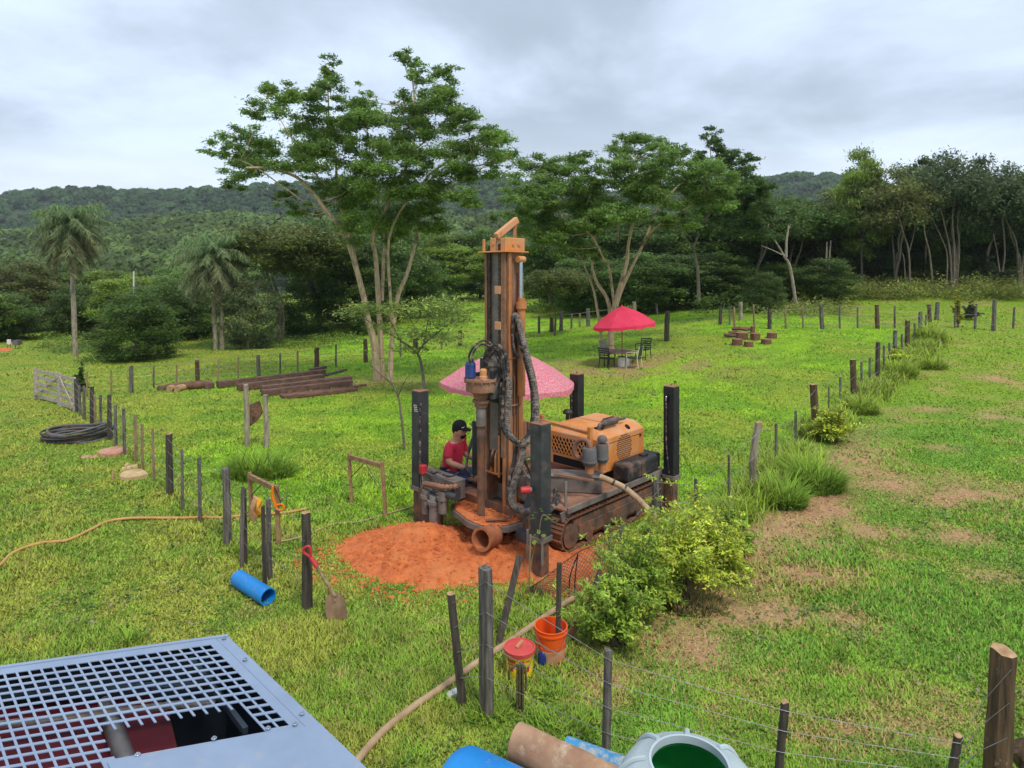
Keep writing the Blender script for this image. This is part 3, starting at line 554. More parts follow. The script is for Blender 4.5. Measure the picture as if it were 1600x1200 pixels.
def bare_stems(name, label, d, limbs, mat, cat='tree'):
    b = limbs[0][0][0]; base = P(b[0], b[1], d); base.z = H(base.x, base.y); root = empty(name, base, label, cat); mb = MB()
    for pts, r0, r1 in limbs:
        w = [P(a, c_, d) for a, c_ in pts]
        if pts[0][1] > 425: w[0].z = H(w[0].x, w[0].y)-.1
        limb(mb, w, r0, r1)
    mb.build('trunk', mat, root, smooth=True); return root
bare_stems('bare_tree', 'leaning bare pale trunk forking at the wood edge', 43, [([(1245, 452), (1235, 420), (1225, 400), (1212, 378), (1190, 348)], .13, .03), ([(1228, 402), (1229, 375), (1232, 350), (1225, 342)], .1, .03), ([(1222, 398), (1205, 390), (1190, 384)], .05, .02), ([(1205, 368), (1200, 355), (1205, 345)], .04, .015), ([(1230, 362), (1236, 350)], .04, .015)], m_bark_w)
bare_stems('dead_trunk', 'short broken pale twin trunk in the right wood', 51, [([(1290, 440), (1291, 410), (1292, 378)], .08, .06), ([(1293, 440), (1296, 405), (1298, 376)], .07, .05)], m_bark_w)
for lb, lm in (('pale many stemmed trunks inside the right wood', [([(1487, 440), (1485, 400), (1478, 360), (1468, 320), (1460, 280)], .14, .05), ([(1490, 440), (1491, 390), (1488, 340), (1494, 300)], .12, .05), ([(1478, 438), (1480, 400), (1470, 370), (1456, 340)], .1, .04), ([(1494, 438), (1499, 390), (1496, 350), (1500, 320)], .09, .04)]), ('crooked pale trunk left of the many stems', [([(1459, 436), (1453, 400), (1446, 370), (1442, 345)], .13, .06)]), ('pale forked trunk below the olive tree', [([(1422, 436), (1420, 395), (1410, 360), (1402, 330)], .13, .06), ([(1421, 392), (1428, 365), (1430, 350)], .06, .03), ([(1415, 436), (1413, 410), (1410, 395)], .07, .05)]), ('pale pair of trunks near the right edge', [([(1566, 425), (1570, 395), (1567, 350), (1560, 310)], .11, .05), ([(1562, 425), (1558, 395), (1552, 365)], .09, .05)])):
    bare_stems('slender_trunk', lb, 47.5, [(a_, b_*.62, c_*.62) for a_, b_, c_ in lm], m_bark_d)

# palms
def palm(label, trunks, d, crown, R, seed, Hh):
    """feather palm: trunk(s), drooping fronds made of many thin leaflets"""
    b = trunks[0][0]; base = P(b[0], b[1], d); base.z = H(base.x, base.y)-.05; root = empty('palm_tree', base, label, 'palm')
    for t in trunks:
        w = [P(a, c_, d) for a, c_ in t]; w[0].z = H(w[0].x, w[0].y)-.1; mb = MB(); limb(mb, w, .14, .11, 8, 6); mb.build('trunk', m_bark_w, root, smooth=True)
    rng = np.random.default_rng(seed); V = []; cc = []; top = P(crown[0], crown[1], d); sm = MB()
    for i in range(54):
        a = i*2.39996; e = 1.35-2.2*(i/54)+rng.uniform(-.15, .15); Lf = R*rng.uniform(.85, 1.15); n = 16; p = np.array(top)-np.array((0, 0, (i/54)*Hh*.25)); el = e; h_ = np.array((math.cos(a), math.sin(a)))
        path = [p.copy()]
        for k in range(n):
            st = Lf/n; p = p+np.array((h_[0]*math.cos(el)*st, h_[1]*math.cos(el)*st, math.sin(el)*st)); path.append(p.copy()); el -= (1.1+e*.35)/n
        sm.tube(path[::3], [.025]*len(path[::3]), 3)
        for k in range(2, n+1):
            for s_ in (-1, 1):
                for _ in range(4):
                    q = path[k]+rng.normal(size=3)*.06; side = np.array((-h_[1]*s_, h_[0]*s_, 0)); l_ = .62*(1-.5*abs(k/n-.45))*rng.uniform(.7, 1.15)
                    dv = side*rng.uniform(.2, .75)+np.array((h_[0], h_[1], 0))*.3+np.array((0, 0, -rng.uniform(.35, 1.1))); dv /= np.linalg.norm(dv); wv = np.cross(dv, rng.normal(size=3)); wv = wv/np.linalg.norm(wv)*.028
                    V += [q-wv, q+wv, q+dv*l_]; g = rng.uniform(.7, 1.35); low_ = i/54
                    cc += [np.array((.19+.06*low_, .31-.07*low_, .12))*g]*3
    V = np.array(V)-np.array(base); link_mesh('crown', np_mesh('crown', V, np.arange(len(V)).reshape(-1, 3), np.array(cc)), m_leaf2, root); sm.build('frond_stalk', m_post_l, root)
palm('slim single palm with shaggy crown left on the grass bank', [[(118, 556), (116, 500), (114, 450), (111, 395), (109, 372)]], 35.5, (109, 346), 1.95, 3, 4)
palm('palm with twin trunks beside the pale grey green tree', [[(337, 532), (335, 490), (332, 450), (330, 420)], [(347, 532), (347, 480), (342, 440), (333, 415)]], 38, (333, 395), 2.15, 4, 4)

# saplings
def sapling(label, d, limbs, clumps, per, leaf, col, seed):
    b = limbs[0][0][0]; base = P(b[0], b[1], d); base.z = H(base.x, base.y); root = empty('sapling', base, label, 'sapling'); mb = MB(); rg = random.Random(seed)
    for i, (pts, r0, r1, o) in enumerate(limbs):
        w = [P(a, c_, d+o*k/(len(pts)-1)) for k, (a, c_) in enumerate(pts)]
        if i == 0: w[0].z = H(w[0].x, w[0].y)-.1
        limb(mb, w, r0, r1)
    mb.build('trunk', m_bark_d, root, smooth=True); cl = []
    for a, c_, rx, ry in clumps:
        p = P(a, c_, d+rg.uniform(-.8, .8)); cl.append((p.x, p.y, p.z, rx*d/F, ry*d/F))
    V, Fc, cc = foliage(cl, per, leaf, col, seed, up=1.3, aspect=.4); link_mesh('crown', np_mesh('crown', V-np.array(base), Fc, cc), m_bushl, root)
sapling('young tree with flat sprays of light green leaves left of the mast', 21.5, [([(664, 612), (660, 580), (652, 552), (625, 532), (590, 510), (560, 492)], .07, .015, .8), ([(652, 552), (665, 535), (690, 515), (715, 498)], .045, .012, -.8), ([(652, 552), (650, 520), (640, 495)], .04, .012, .6), ([(625, 532), (612, 505), (600, 490)], .03, .01, -.6), ([(662, 538), (668, 505), (672, 480)], .03, .01, .4)],
        [(548, 490, 26, 7), (575, 482, 28, 8), (605, 485, 30, 8), (638, 492, 28, 8), (600, 510, 24, 6), (640, 520, 30, 7), (672, 478, 32, 9), (700, 485, 32, 9), (690, 505, 34, 8), (715, 498, 26, 8), (665, 525, 34, 7), (700, 528, 30, 7), (640, 545, 28, 6), (690, 470, 28, 8), (560, 478, 22, 7), (620, 475, 24, 7)], 330, .15, (.26, .38, .08), 31)
sapling('thin bare sapling standing in the lawn left of the rig', 14.6, [([(633, 690), (627, 650), (622, 620), (612, 600), (595, 585), (580, 570), (572, 548)], .035, .008, .3), ([(622, 620), (630, 600), (640, 585)], .015, .005, -.3), ([(612, 600), (606, 578), (594, 560)], .014, .005, .2), ([(595, 585), (600, 560)], .01, .004, .1)],
        [(575, 550, 10, 5), (594, 562, 10, 5), (604, 578, 8, 4), (600, 556, 8, 5)], 14, .09, GREEN_M, 32)
# ------------------------------------------------------------------ scrub, bushes, tall grass
def scrub(name, label, spots, per, leaf, col, seed, aspect=.5):
    rg = random.Random(seed); cl = []
    for (x0, x1, y0, y1, n, r, hh) in spots:
        for _ in range(n):
            px = rg.uniform(x0, x1); py = y0+(y1-y0)*rg.random(); g = G(px, py); s_ = r*rg.uniform(.6, 1.3); cl.append((g.x, g.y, g.z+hh*rg.uniform(.1, .7), s_, hh*rg.uniform(.35, .7)))
    V, Fc, cc = foliage(cl, per, leaf, col, seed, up=.9, aspect=aspect, var=.4); o = link_mesh(name, np_mesh(name, V, Fc, cc), m_leaf2); return tag(o, label, kind='stuff')
scrub('weed_scrub', 'rough weedy scrub along the foot of the right wood', [(1290, 1640, 444, 470, 190, .9, 1.15), (1230, 1330, 465, 495, 60, .6, .6), (1190, 1270, 478, 500, 30, .5, .5)], 110, .2, (.26, .33, .08), 41)
scrub('bright_thicket', 'bright green leafy thicket at the foot of the leaning bare trunk', [(1165, 1320, 440, 452, 60, .9, 1.5)], 110, .22, (.22, .36, .06), 46)
scrub('weed_bank', 'leafy weeds on the bank under the left wood', [(60, 240, 522, 552, 110, .55, .4), (240, 560, 512, 545, 150, .6, .4), (120, 200, 535, 570, 40, .4, .3), (0, 60, 500, 520, 20, .8, .9)], 70, .16, (.17, .29, .05), 42)
scrub('tall_dry_weeds', 'tall pale weeds in front of the left wood', [(10, 210, 498, 520, 80, .8, .9)], 70, .2, (.28, .28, .11), 43, .3)
scrub('wood_undergrowth', 'dark undergrowth closing the foot of the woods', [(-60, 560, 488, 500, 90, 1.2, 1.6), (560, 720, 480, 500, 30, 1.0, 1.2), (840, 1180, 478, 492, 70, .9, 1.4), (1180, 1640, 434, 444, 80, 1.4, 2.0)], 90, .28, (.12, .20, .05), 44)
scrub('field_weeds', 'sunlit light green weeds of the field behind the mast', [(640, 900, 466, 490, 120, .8, .5), (830, 930, 478, 500, 40, .5, .5)], 60, .2, (.22, .29, .045), 45)
def bush(label, px, py, w, h, col, seed, leaf=.055, dens=1.0, name='shrub'):
    g = G(px, py); d = g.y; W = w*d/F/2; Hh = h*d/F; root = empty(name, g, label, 'shrub'); rg = random.Random(seed); cl = []; mb = MB(); n = int(26*dens)
    n = int(60*dens)
    for i in range(n):
        a = rg.random()*6.28; el = rg.uniform(.12, 1.5); Lb = rg.uniform(.45, 1.0)*(1.45 if rg.random() < .22 else 1); end = g+Vector((math.cos(a)*math.cos(el)*W*Lb*1.15, math.sin(a)*math.cos(el)*W*Lb*.95, math.sin(el)**.8*Hh*Lb*.95)); mid = g.lerp(end, .5)+Vector((0, 0, Hh*.12)); end.z -= Hh*.08*rg.random()
        br = limb(mb, [g+Vector((rg.uniform(-.2, .2)*W, rg.uniform(-.2, .2)*W, -.05)), mid, end], .007, .002, 4, 4)
        for t in (.5, .68, .84, 1.0):
            q = br[min(len(br)-1, int(t*(len(br)-1)))]; r_ = W*.17*(1.25-.7*t)*rg.uniform(.7, 1.3); cl.append((q.x, q.y, max(q.z, g.z+.04), r_, r_*.6))
    V, Fc, cc = foliage(cl, 40, leaf, col, seed, up=.7, aspect=.55, var=.4, shell=.7); link_mesh('foliage', np_mesh('foliage', V-np.array(g), Fc, cc), m_bushl, root); mb.build('stem', m_bark_d, root)
YG = (.44, .57, .06); YG2 = (.29, .45, .055)
bush('bright yellow green shrub nearest the camera beside the mesh gate', 965, 1005, 145, 122, YG2, 51)
bush('yellow green shrub right of the thin mesh gate post', 1000, 955, 145, 120, YG2, 52)
bush('largest yellow green shrub in the middle of the hedge', 1062, 935, 170, 145, YG, 53)
bush('yellow green shrub at the dry track side of the hedge', 1115, 905, 140, 105, YG, 54)
bush('sprawling yellow green shrub along the fence near the soil', 1015, 905, 110, 100, YG, 62)
bush('leafy green shrub at the right end of the hedge', 1145, 870, 90, 70, YG2, 63)
bush('low yellow green shrub in front of the bent post', 1090, 875, 110, 90, YG, 57)
bush('yellow flowering shrub at the foot of the thick leaning post', 1300, 690, 90, 62, YG, 55, .07)
bush('small lime shrub by the far posts of the right fence', 1405, 570, 46, 28, YG, 56, .09)
bush('dark green shrub beside the wooden gate post', 126, 612, 22, 34, GREEN_M, 58, .1, .6)
bush('dark round shrub on the weedy bank at right', 1553, 452, 60, 40, GREEN_G, 59, .25, .8)
bush('slim yellow leaved shrub by the far right fence', 1497, 512, 14, 58, (.45, .45, .03), 60, .14, .4)
bush('brown twiggy shrub near the far right posts', 1518, 500, 34, 26, (.10, .11, .05), 61, .1, .5)
def clump(label, px, py, w, h, col, seed, n=900, name='grass_clump'):
    g = G(px, py); d = g.y; W = w*d/F/2; Hh = h*d/F; rng = np.random.default_rng(seed); k = 4; n = int(n*.7)
    a0 = rng.uniform(0, 6.28, n); r0 = W*.75*rng.random(n)**.5; x = g.x+r0*np.cos(a0); y = g.y+r0*np.sin(a0)*.7; z = terrain(x, y)-.02
    a = a0+rng.normal(size=n)*.9; L = Hh*rng.uniform(.45, 1.25, n)*(1.1-.75*(r0/(W*.75))**2); ln = rng.uniform(.1, .7, n); V = []; wd = (.004+.0006*d)*rng.uniform(.7, 1.3, n)
    pts = []; p = np.stack([x, y, z], -1); ang = ln.copy()
    for i in range(k+1):
        pts.append(p.copy()); st = (L/k)[:, None]; p = p+np.stack([np.cos(a)*np.sin(ang), np.sin(a)*np.sin(ang), np.cos(ang)], -1)*st; ang = ang+rng.uniform(.1, .4, n)
    b = np.stack([-np.sin(a), np.cos(a), 0*a], -1); Vv = []; 
    for i in range(k+1):
        f_ = (1-i/k)**.7; Vv += [pts[i]-b*(wd*f_)[:, None], pts[i]+b*(wd*f_+1e-4)[:, None]]
    Vv = np.stack(Vv, 1); m = 2*(k+1); Fq = np.stack([np.array([2*i, 2*i+1, 2*i+3, 2*i+2]) for i in range(k)])
    Fc = (np.arange(n)[:, None, None]*m+Fq[None]).reshape(-1, 4); cc = np.array(col)*rng.uniform(.6, 1.4, (n, 1)); cc = np.repeat(cc, m, 0)
    o = link_mesh(name, np_mesh(name, Vv.reshape(-1, 3)-np.array(g), Fc, cc), m_grass, org=g); return tag(o, label, 'grass clump', 'tall grass clumps')
GG = (.24, .40, .035); GG2 = (.34, .48, .045)
clump('big tuft of tall grass beneath the two pale posts', 405, 742, 150, 55, GG, 71, 1600)
clump('tall grass tuft at the foot of the bent post', 1225, 790, 90, 62, GG, 72, 1100)
clump('dense tall grass tuft below the yellow flowering shrub', 1275, 765, 110, 70, GG, 73, 1500)
clump('tall grass tuft behind the bent post', 1250, 745, 80, 55, GG2, 74, 900)
clump('tall grass tuft left of the bent post base', 1140, 815, 80, 52, GG2, 75, 900)
clump('tall grass around the third thick post of the right fence', 1345, 645, 70, 42, GG2, 76, 800)
clump('soft tall grass tuft midway up the right fence', 1400, 588, 80, 48, GG2, 77, 800)
clump('grass tuft on the path side of the far fence', 1455, 575, 60, 32, GG2, 78, 600)
clump('bright tall grass at the far corner of the right fence', 1452, 535, 60, 44, GG2, 79, 700)
clump('grass tuft at the foot of the big grey corner post', 765, 1120, 110, 30, GG, 80, 400)
clump('rough grass growing round the two buckets', 870, 1082, 120, 20, GG, 81, 500)
clump('rough grass below the hanging rope post', 880, 1135, 190, 30, GG, 82, 700)
clump('grass tuft at the left fence beside the grey post', 400, 860, 90, 18, GG2, 83, 400)
clump('fresh grass tuft behind the grey machine roof', 200, 1005, 70, 34, GG, 84, 260)
clump('dry grass under the yellow green shrubs', 1080, 945, 150, 36, (.22, .2, .07), 85, 700)

def strip_grass():
    rng = np.random.default_rng(91); n = 22000; y = 9.2+20*rng.random(n)**1.25; x = np.interp(y, fy_, fx_)+rng.normal(size=n)*.28+.1; k = fbm(x*.9, y*.9+4, 3) > .37; x, y = x[k], y[k]; n = len(x); z = terrain(x, y)-.02
    a = rng.uniform(0, 6.28, n); L = rng.uniform(.18, .52, n)*(.7+.6*fbm(x, y, 2)); w = (.005+.0007*y); ln = rng.uniform(.1, .6, n)
    p0 = np.stack([x, y, z], -1); d1 = np.stack([np.cos(a)*np.sin(ln), np.sin(a)*np.sin(ln), np.cos(ln)], -1); p1 = p0+d1*(L*.55)[:, None]; ln2 = ln+.55; p2 = p1+np.stack([np.cos(a)*np.sin(ln2), np.sin(a)*np.sin(ln2), np.cos(ln2)], -1)*(L*.5)[:, None]; b = np.stack([-np.sin(a), np.cos(a), 0*a], -1)*w[:, None]
    V = np.stack([p0-b, p0+b, p1+b*.7, p1-b*.7, p2+b*.05, p2-b*.05], 1).reshape(-1, 3); i = np.arange(n)[:, None]*6; Fc = np.concatenate([i+np.array([0, 1, 2, 3]), i+np.array([3, 2, 4, 5])]).reshape(-1, 4)
    cc = np.array(GG2)*rng.uniform(.6, 1.3, (n, 1)); dr = rng.random(n) < .12; cc[dr] = (.42, .36, .16)
    tag(link_mesh('fence_line_grass', np_mesh('fence_line_grass', V, Fc, np.repeat(cc, 6, 0)), m_grass), 'tall rank grass growing all along the right fence', kind='stuff')
strip_grass()
def lawn_weeds():
    rng = np.random.default_rng(92); n = 5200; py = rng.uniform(500, 1210, n); px = rng.uniform(-100, 1700, n); d = EYE*F/(py-HY); x = (px-CX)/F*d; y = d; k = (fbm(x*.8+40, y*.8, 3) > .52) & (np.hypot((x+.55)/2.3, (y-9.15)/1.6) > 1); x, y = x[k], y[k]; n = len(x); m = 7
    k = np.repeat(np.arange(n), m); s_ = .025+.0022*y; pos = np.stack([x[k], y[k], terrain(x, y)[k]+.015], -1)+rng.normal(size=(n*m, 3))*np.array([1, 1, .25])*s_[k][:, None]*1.1
    V, Fc = cards(pos, 1.0*s_[k]*1.3, rng, 1.2, .7); tone = rng.random(n); cc = np.where(tone[:, None] < .65, np.array([[.10, .20, .03]]), np.array([[.30, .36, .06]]))*rng.uniform(.7, 1.3, (n, 1)); cc[tone > .93] = (.42, .34, .2)
    tag(link_mesh('lawn_weeds', np_mesh('lawn_weeds', V, Fc, np.repeat(cc[k], Fc.shape[1], 0)), m_bushl), 'small broad leaved weeds scattered through the lawn', kind='stuff')
lawn_weeds()

# ------------------------------------------------------------------ fences
def post_part(root, px, py, tx, ty, w, mat, seed, name='post', cutm=None, bend=0):
    g = G(px, py); d = g.y; top = P(tx, ty, d); r = max(w*d/F/2, .014); rg = random.Random(seed); mb = MB(); n = 8 if w > 8 else 6; m = 6; d0 = g-Vector((0, 0, .1)); vs = []
    rad = [rg.uniform(.82, 1.12) for _ in range(n)]
    for i in range(m+1):
        t = i/m; c_ = d0.lerp(top, t)+Vector((bend*d/F*math.sin(t*math.pi), 0, 0))+Vector((rg.uniform(-.06, .06)*r, 0, 0)); rr = r*(1.06-.12*t)*rg.uniform(.94, 1.06)
        for k in range(n):
            a = 2*math.pi*k/n; z = rg.uniform(-.25, .25)*r if i == m else 0
            vs.append(c_+Vector((math.cos(a)*rr*rad[k], math.sin(a)*rr*rad[k], z)))
    fs = [(i*n+k, i*n+(k+1) % n, (i+1)*n+(k+1) % n, (i+1)*n+k) for i in range(m) for k in range(n)]
    mb.add(vs, fs+[tuple(m*n+k for k in range(n))]); o = mb.build(name, mat, root)
    if cutm:
        o.data.materials.append(cutm); o.data.polygons[-1].material_index = 1
    return g, top, o
def fence(name, label, posts, wires=(), wmin=0, group=None):
    g0 = G(posts[0][0], posts[0][1]); root = empty(name, g0, label, 'fence', group); info = []
    for i, p in enumerate(posts):
        px, py, tx, ty, w, mt = p[:6]; nm = 'post' if w > 6.4 else 'stake'
        g, t, o = post_part(root, px, py, tx, ty, w, mt, i*13+px, nm, m_cut if (w > 9 and mt is not m_post_g) else None, p[6] if len(p) > 6 else 0); info.append((g, t, w))
    for fz in wires:
        pts = []
        sel = [q for q in info if q[2] >= wmin]
        for k, (g, t, w) in enumerate(sel):
            q = g.lerp(t, fz); q = q+Vector((0, -max(.02, w*g.y/F/2), 0)); pts.append(q)
            if k < len(sel)-1:
                g2, t2, _ = sel[k+1]; mid = (q+g2.lerp(t2, fz))/2; pts.append(mid-Vector((0, 0, .01*(g2-g).length)))
        MB().tube(pts, [.0022+.00016*p.y for p in pts], 4).build('wire', m_wire, root)
    return root
D, Gy, B, L_ = m_post_d, m_post_g, m_post_b, m_post_l
fence('wire_fence', 'wire fence of grey posts running from shovel to wooden gate', [
 (481, 950, 478, 800, 16, D), (422, 904, 419, 780, 8, Gy), (415, 916, 411, 791, 7.5, D), (384, 880, 382, 764, 7, D), (377, 886, 379, 760, 7, Gy), (356, 850, 353, 732, 13, Gy), (313, 817, 311, 715, 6, Gy), (286, 798, 284, 702, 5, Gy), (266, 772, 264, 678, 9.5, D), (241, 752, 238, 670, 5, L_), (223, 739, 222, 662, 5, L_), (213, 722, 211, 648, 6, L_), (195, 711, 193, 638, 5, Gy), (181, 697, 180, 633, 5, Gy), (172, 687, 171, 617, 7.5, D), (158, 675, 157, 617, 4.5, Gy), (149, 668, 148, 618, 4, L_), (144, 665, 143, 604, 7, D), (132, 656, 131, 603, 4.5, Gy), (125, 650, 124, 602, 4, Gy), (121, 645, 119, 592, 7, D)], (.93, .72, .5, .28), 4)
fence('wire_fence', 'far wire fence behind the timber stack', [
 (136, 622, 136, 580, 3, L_), (174, 617, 174, 578, 3, L_), (205, 614, 205, 572, 6.6, Gy), (240, 607, 240, 572, 3, Gy), (276, 602, 276, 570, 3, L_), (309, 600, 308, 563, 7.5, B), (341, 599, 341, 562, 3, L_), (372, 594, 372, 558, 3, L_), (404, 590, 403, 555, 7, Gy), (438, 586, 438, 552, 3, Gy), (465, 583, 465, 548, 3, L_), (495, 577, 495, 543, 7.5, B), (525, 573, 525, 538, 3, Gy), (572, 566, 571, 529, 6.8, B), (626, 558, 626, 525, 3, Gy), (648, 553, 649, 523, 7, B), (690, 546, 690, 518, 3, L_), (719, 540, 719, 515, 7, B)], (.95, .65, .35), 6.4)
fence('wire_fence', 'far wire fence in the weeds left of the red parasol', [
 (842, 521, 842, 494, 4, Gy), (862, 519, 862, 496, 6.6, B), (877, 517, 877, 486, 6.8, Gy), (893, 514, 893, 490, 3.5, Gy), (906, 512, 906, 490, 3.5, L_), (919, 510, 918, 482, 6.6, Gy), (992, 498, 991, 472, 6.8, m_bark_w), (1027, 492, 1026, 474, 4, Gy)], (.8, .4), 6)
fence('wire_fence', 'far wire fence crossing the right background to the frame edge', [
 (1041, 533, 1043, 486, 8.5, D), (1125, 507, 1126, 480, 6.6, D), (1140, 509, 1140, 480, 3, Gy), (1148, 512, 1147, 480, 3.4, L_), (1157, 500, 1157, 472, 6.6, m_bark_w), (1179, 512, 1177, 476, 3.6, L_), (1202, 514, 1202, 483, 6.8, D), (1228, 513, 1227, 478, 3.4, L_), (1255, 513, 1254, 480, 3, L_), (1285, 514, 1282, 476, 7, Gy), (1312, 513, 1312, 478, 3, Gy), (1340, 513, 1340, 480, 3, Gy), (1371, 514, 1370, 477, 7, B), (1398, 513, 1398, 478, 3.4, Gy), (1492, 513, 1493, 481, 3.4, Gy), (1523, 515, 1525, 478, 4, Gy), (1552, 517, 1554, 468, 7, Gy), (1583, 514, 1585, 480, 3.6, Gy)], (.9, .55, .2), 6)
fence('wire_fence', 'wire fence with weathered posts and hedge climbing the right slope', [
 (871, 1034, 874, 880, 9, D), (970, 902, 970, 822, 6, Gy), (1031, 836, 1032, 752, 9, B), (1025, 838, 1024, 742, 13, Gy), (1088, 842, 1087, 748, 6, Gy), (1139, 800, 1139, 711, 5, Gy), (1181, 778, 1186, 660, 12, m_bark_w, -7), (1213, 735, 1213, 662, 5, Gy), (1243, 690, 1243, 642, 4.5, Gy), (1277, 676, 1271, 600, 12, B), (1295, 650, 1295, 605, 3.4, Gy), (1313, 632, 1313, 589, 4, Gy), (1335, 626, 1332, 562, 9.5, B), (1346, 610, 1346, 566, 3.6, Gy), (1359, 604, 1359, 559, 3.6, Gy), (1371, 598, 1372, 535, 7, D), (1381, 588, 1381, 540, 3.4, Gy), (1389, 580, 1390, 536, 3.4, Gy), (1398, 562, 1399, 517, 7, Gy), (1409, 556, 1409, 522, 3.2, Gy), (1417, 548, 1418, 501, 7.5, B), (1429, 536, 1429, 505, 3.2, Gy), (1437, 527, 1438, 487, 6.8, Gy), (1446, 518, 1447, 492, 3, Gy), (1453, 503, 1452, 476, 6.6, B), (1463, 500, 1465, 472, 7, Gy)], (.9, .6, .3), 4.5)
fence('wire_fence', 'near wire fence with grey corner post and log post at right', [
 (725, 1102, 705, 928, 15, D), (761, 1112, 759, 888, 23, Gy), (946, 1188, 951, 1015, 13, Gy), (1211, 1245, 1227, 1096, 14, D), (1478, 1258, 1497, 1149, 14, D), (1553, 1262, 1567, 1018, 36, B)], (.93, .72, .5, .27), 10)
# leaning props of the corner, each its own stick
for (a, lb) in (((775, 1012, 812, 868, 10, D), 'dark square stake leaning right behind the grey corner post'), ((905, 985, 938, 890, 6, D), 'dark crooked stick leaning in the shrubs behind the orange bucket')):
    g = G(a[0], a[1]); t = P(a[2], a[3], g.y+.35); w = a[4]*g.y/F
    o = MB().bar(g-Vector((0, 0, .08)), t, w, w*.8, (0, 1, 0)).build('leaning_stake', a[5], org=g); tag(o, lb, 'stake')
# knotted rope on a short stake
g = G(812, 1108); root = empty('rope_stake', g, 'short stake draped with a greenish rope beside the yellow bucket', 'stake')
MB().tube([g-Vector((0, 0, .1)), g+Vector((.01, 0, .42))], [.028, .024], 7).build('stake', m_post_d, root)
m_rope = M('old_green_rope', C(112, 104, 70), C(70, 64, 44), 18, bump=.4)
for i, (dx, l_) in enumerate(((-.09, .12), (-.02, .4), (.0, .36), (.025, .42), (.05, .22))):
    MB().tube(spline([g+Vector((dx*.2, -.035, .43)), g+Vector((dx, -.045, .40)), g+Vector((dx*1.1, -.045, .42-l_))], 5), .011, 6).build('rope', m_rope, root, smooth=True)
# log resting at the right edge
g = P(1600, 1185, 5.0); o = MB().tube([g+Vector((-.06, 0, .1)), g+Vector((.35, -.3, -.5))], [.095, .1], 12).build('log_post', m_post_b, org=g); tag(o, 'round brown log end cut off by the right frame edge', 'log')

# ------------------------------------------------------------------ wooden gate leaves
def gate_leaf(label, a, b, hpx, diag_up):
    ga, gb = G(*a), G(*b); root = empty('wooden_gate', ga, label, 'gate', 'pale wooden farm gate leaves'); m_gate = M('gate_wood', C(198, 182, 172), C(150, 134, 126), 6, bump=.4, stretch=(1, 1, 4)) if 'gate_wood' not in bpy.data.materials else bpy.data.materials['gate_wood']
    h = hpx*ga.y/F; dv = (gb-ga); nrm = Vector((-dv.y, dv.x, 0)).normalized(); u0 = Vector((0, 0, .08))
    for q in (ga, gb): MB().bar(q+u0*.3, q+Vector((0, 0, h)), .10, .06, nrm).build('upright', m_gate, root)
    for i in range(5):
        z = .12+(h-.22)*i/4; MB().bar(ga+Vector((0, 0, z))+nrm*.035, gb+Vector((0, 0, z))+nrm*.035, .02, .11, (0, 0, 1)).build('board', m_gate, root)
    p, q = (ga+Vector((0, 0, .15)), gb+Vector((0, 0, h-.1))) if diag_up else (ga+Vector((0, 0, h-.1)), gb+Vector((0, 0, .15)))
    MB().bar(p-nrm*.03, q-nrm*.03, .02, .10, (0, 0, 1)).build('brace', m_gate, root)
gate_leaf('left leaf of the pale wooden gate, brace rising to the right', (55, 624), (92, 634), 49, True)
gate_leaf('right leaf of the pale wooden gate, brace falling to the right', (94, 637), (116, 645), 53, False)
# ------------------------------------------------------------------ drill rig
RO, RU, RV = Vector((-.55, 9.35, 0)), Vector((.695, .719, 0)), Vector((.719, -.695, 0)); UP = Vector((0, 0, 1))
def R(u, v, z): return RO+RU*u+RV*v+UP*z
rig = empty('drill_rig', R(1.5, 0, 0), 'orange and black crawler drilling rig with tall mast on the lawn', 'drill rig')
def rb(mb, u0, u1, v0, v1, z0, z1): return mb.box(R((u0+u1)/2, (v0+v1)/2, (z0+z1)/2), RU*(u1-u0)/2, RV*(v1-v0)/2, UP*(z1-z0)/2)
def rpart(name, mat, *boxes, parent=None, bevel=.006):
    mb = MB()
    for b in boxes: rb(mb, *b)
    return mb.build(name, mat, parent or rig, bevel=bevel)
# chassis and deck
rpart('chassis', m_muddy, (.55, 3.75, -.58, .58, .22, .58), (.35, .6, -.75, .75, .30, .60))
deck = rpart('deck', m_rust, (.80, 3.55, -1.05, 1.08, .585, .62))
rpart('deck_edge', m_gsteel, (.80, 3.55, 1.083, 1.115, .575, .665), parent=deck)
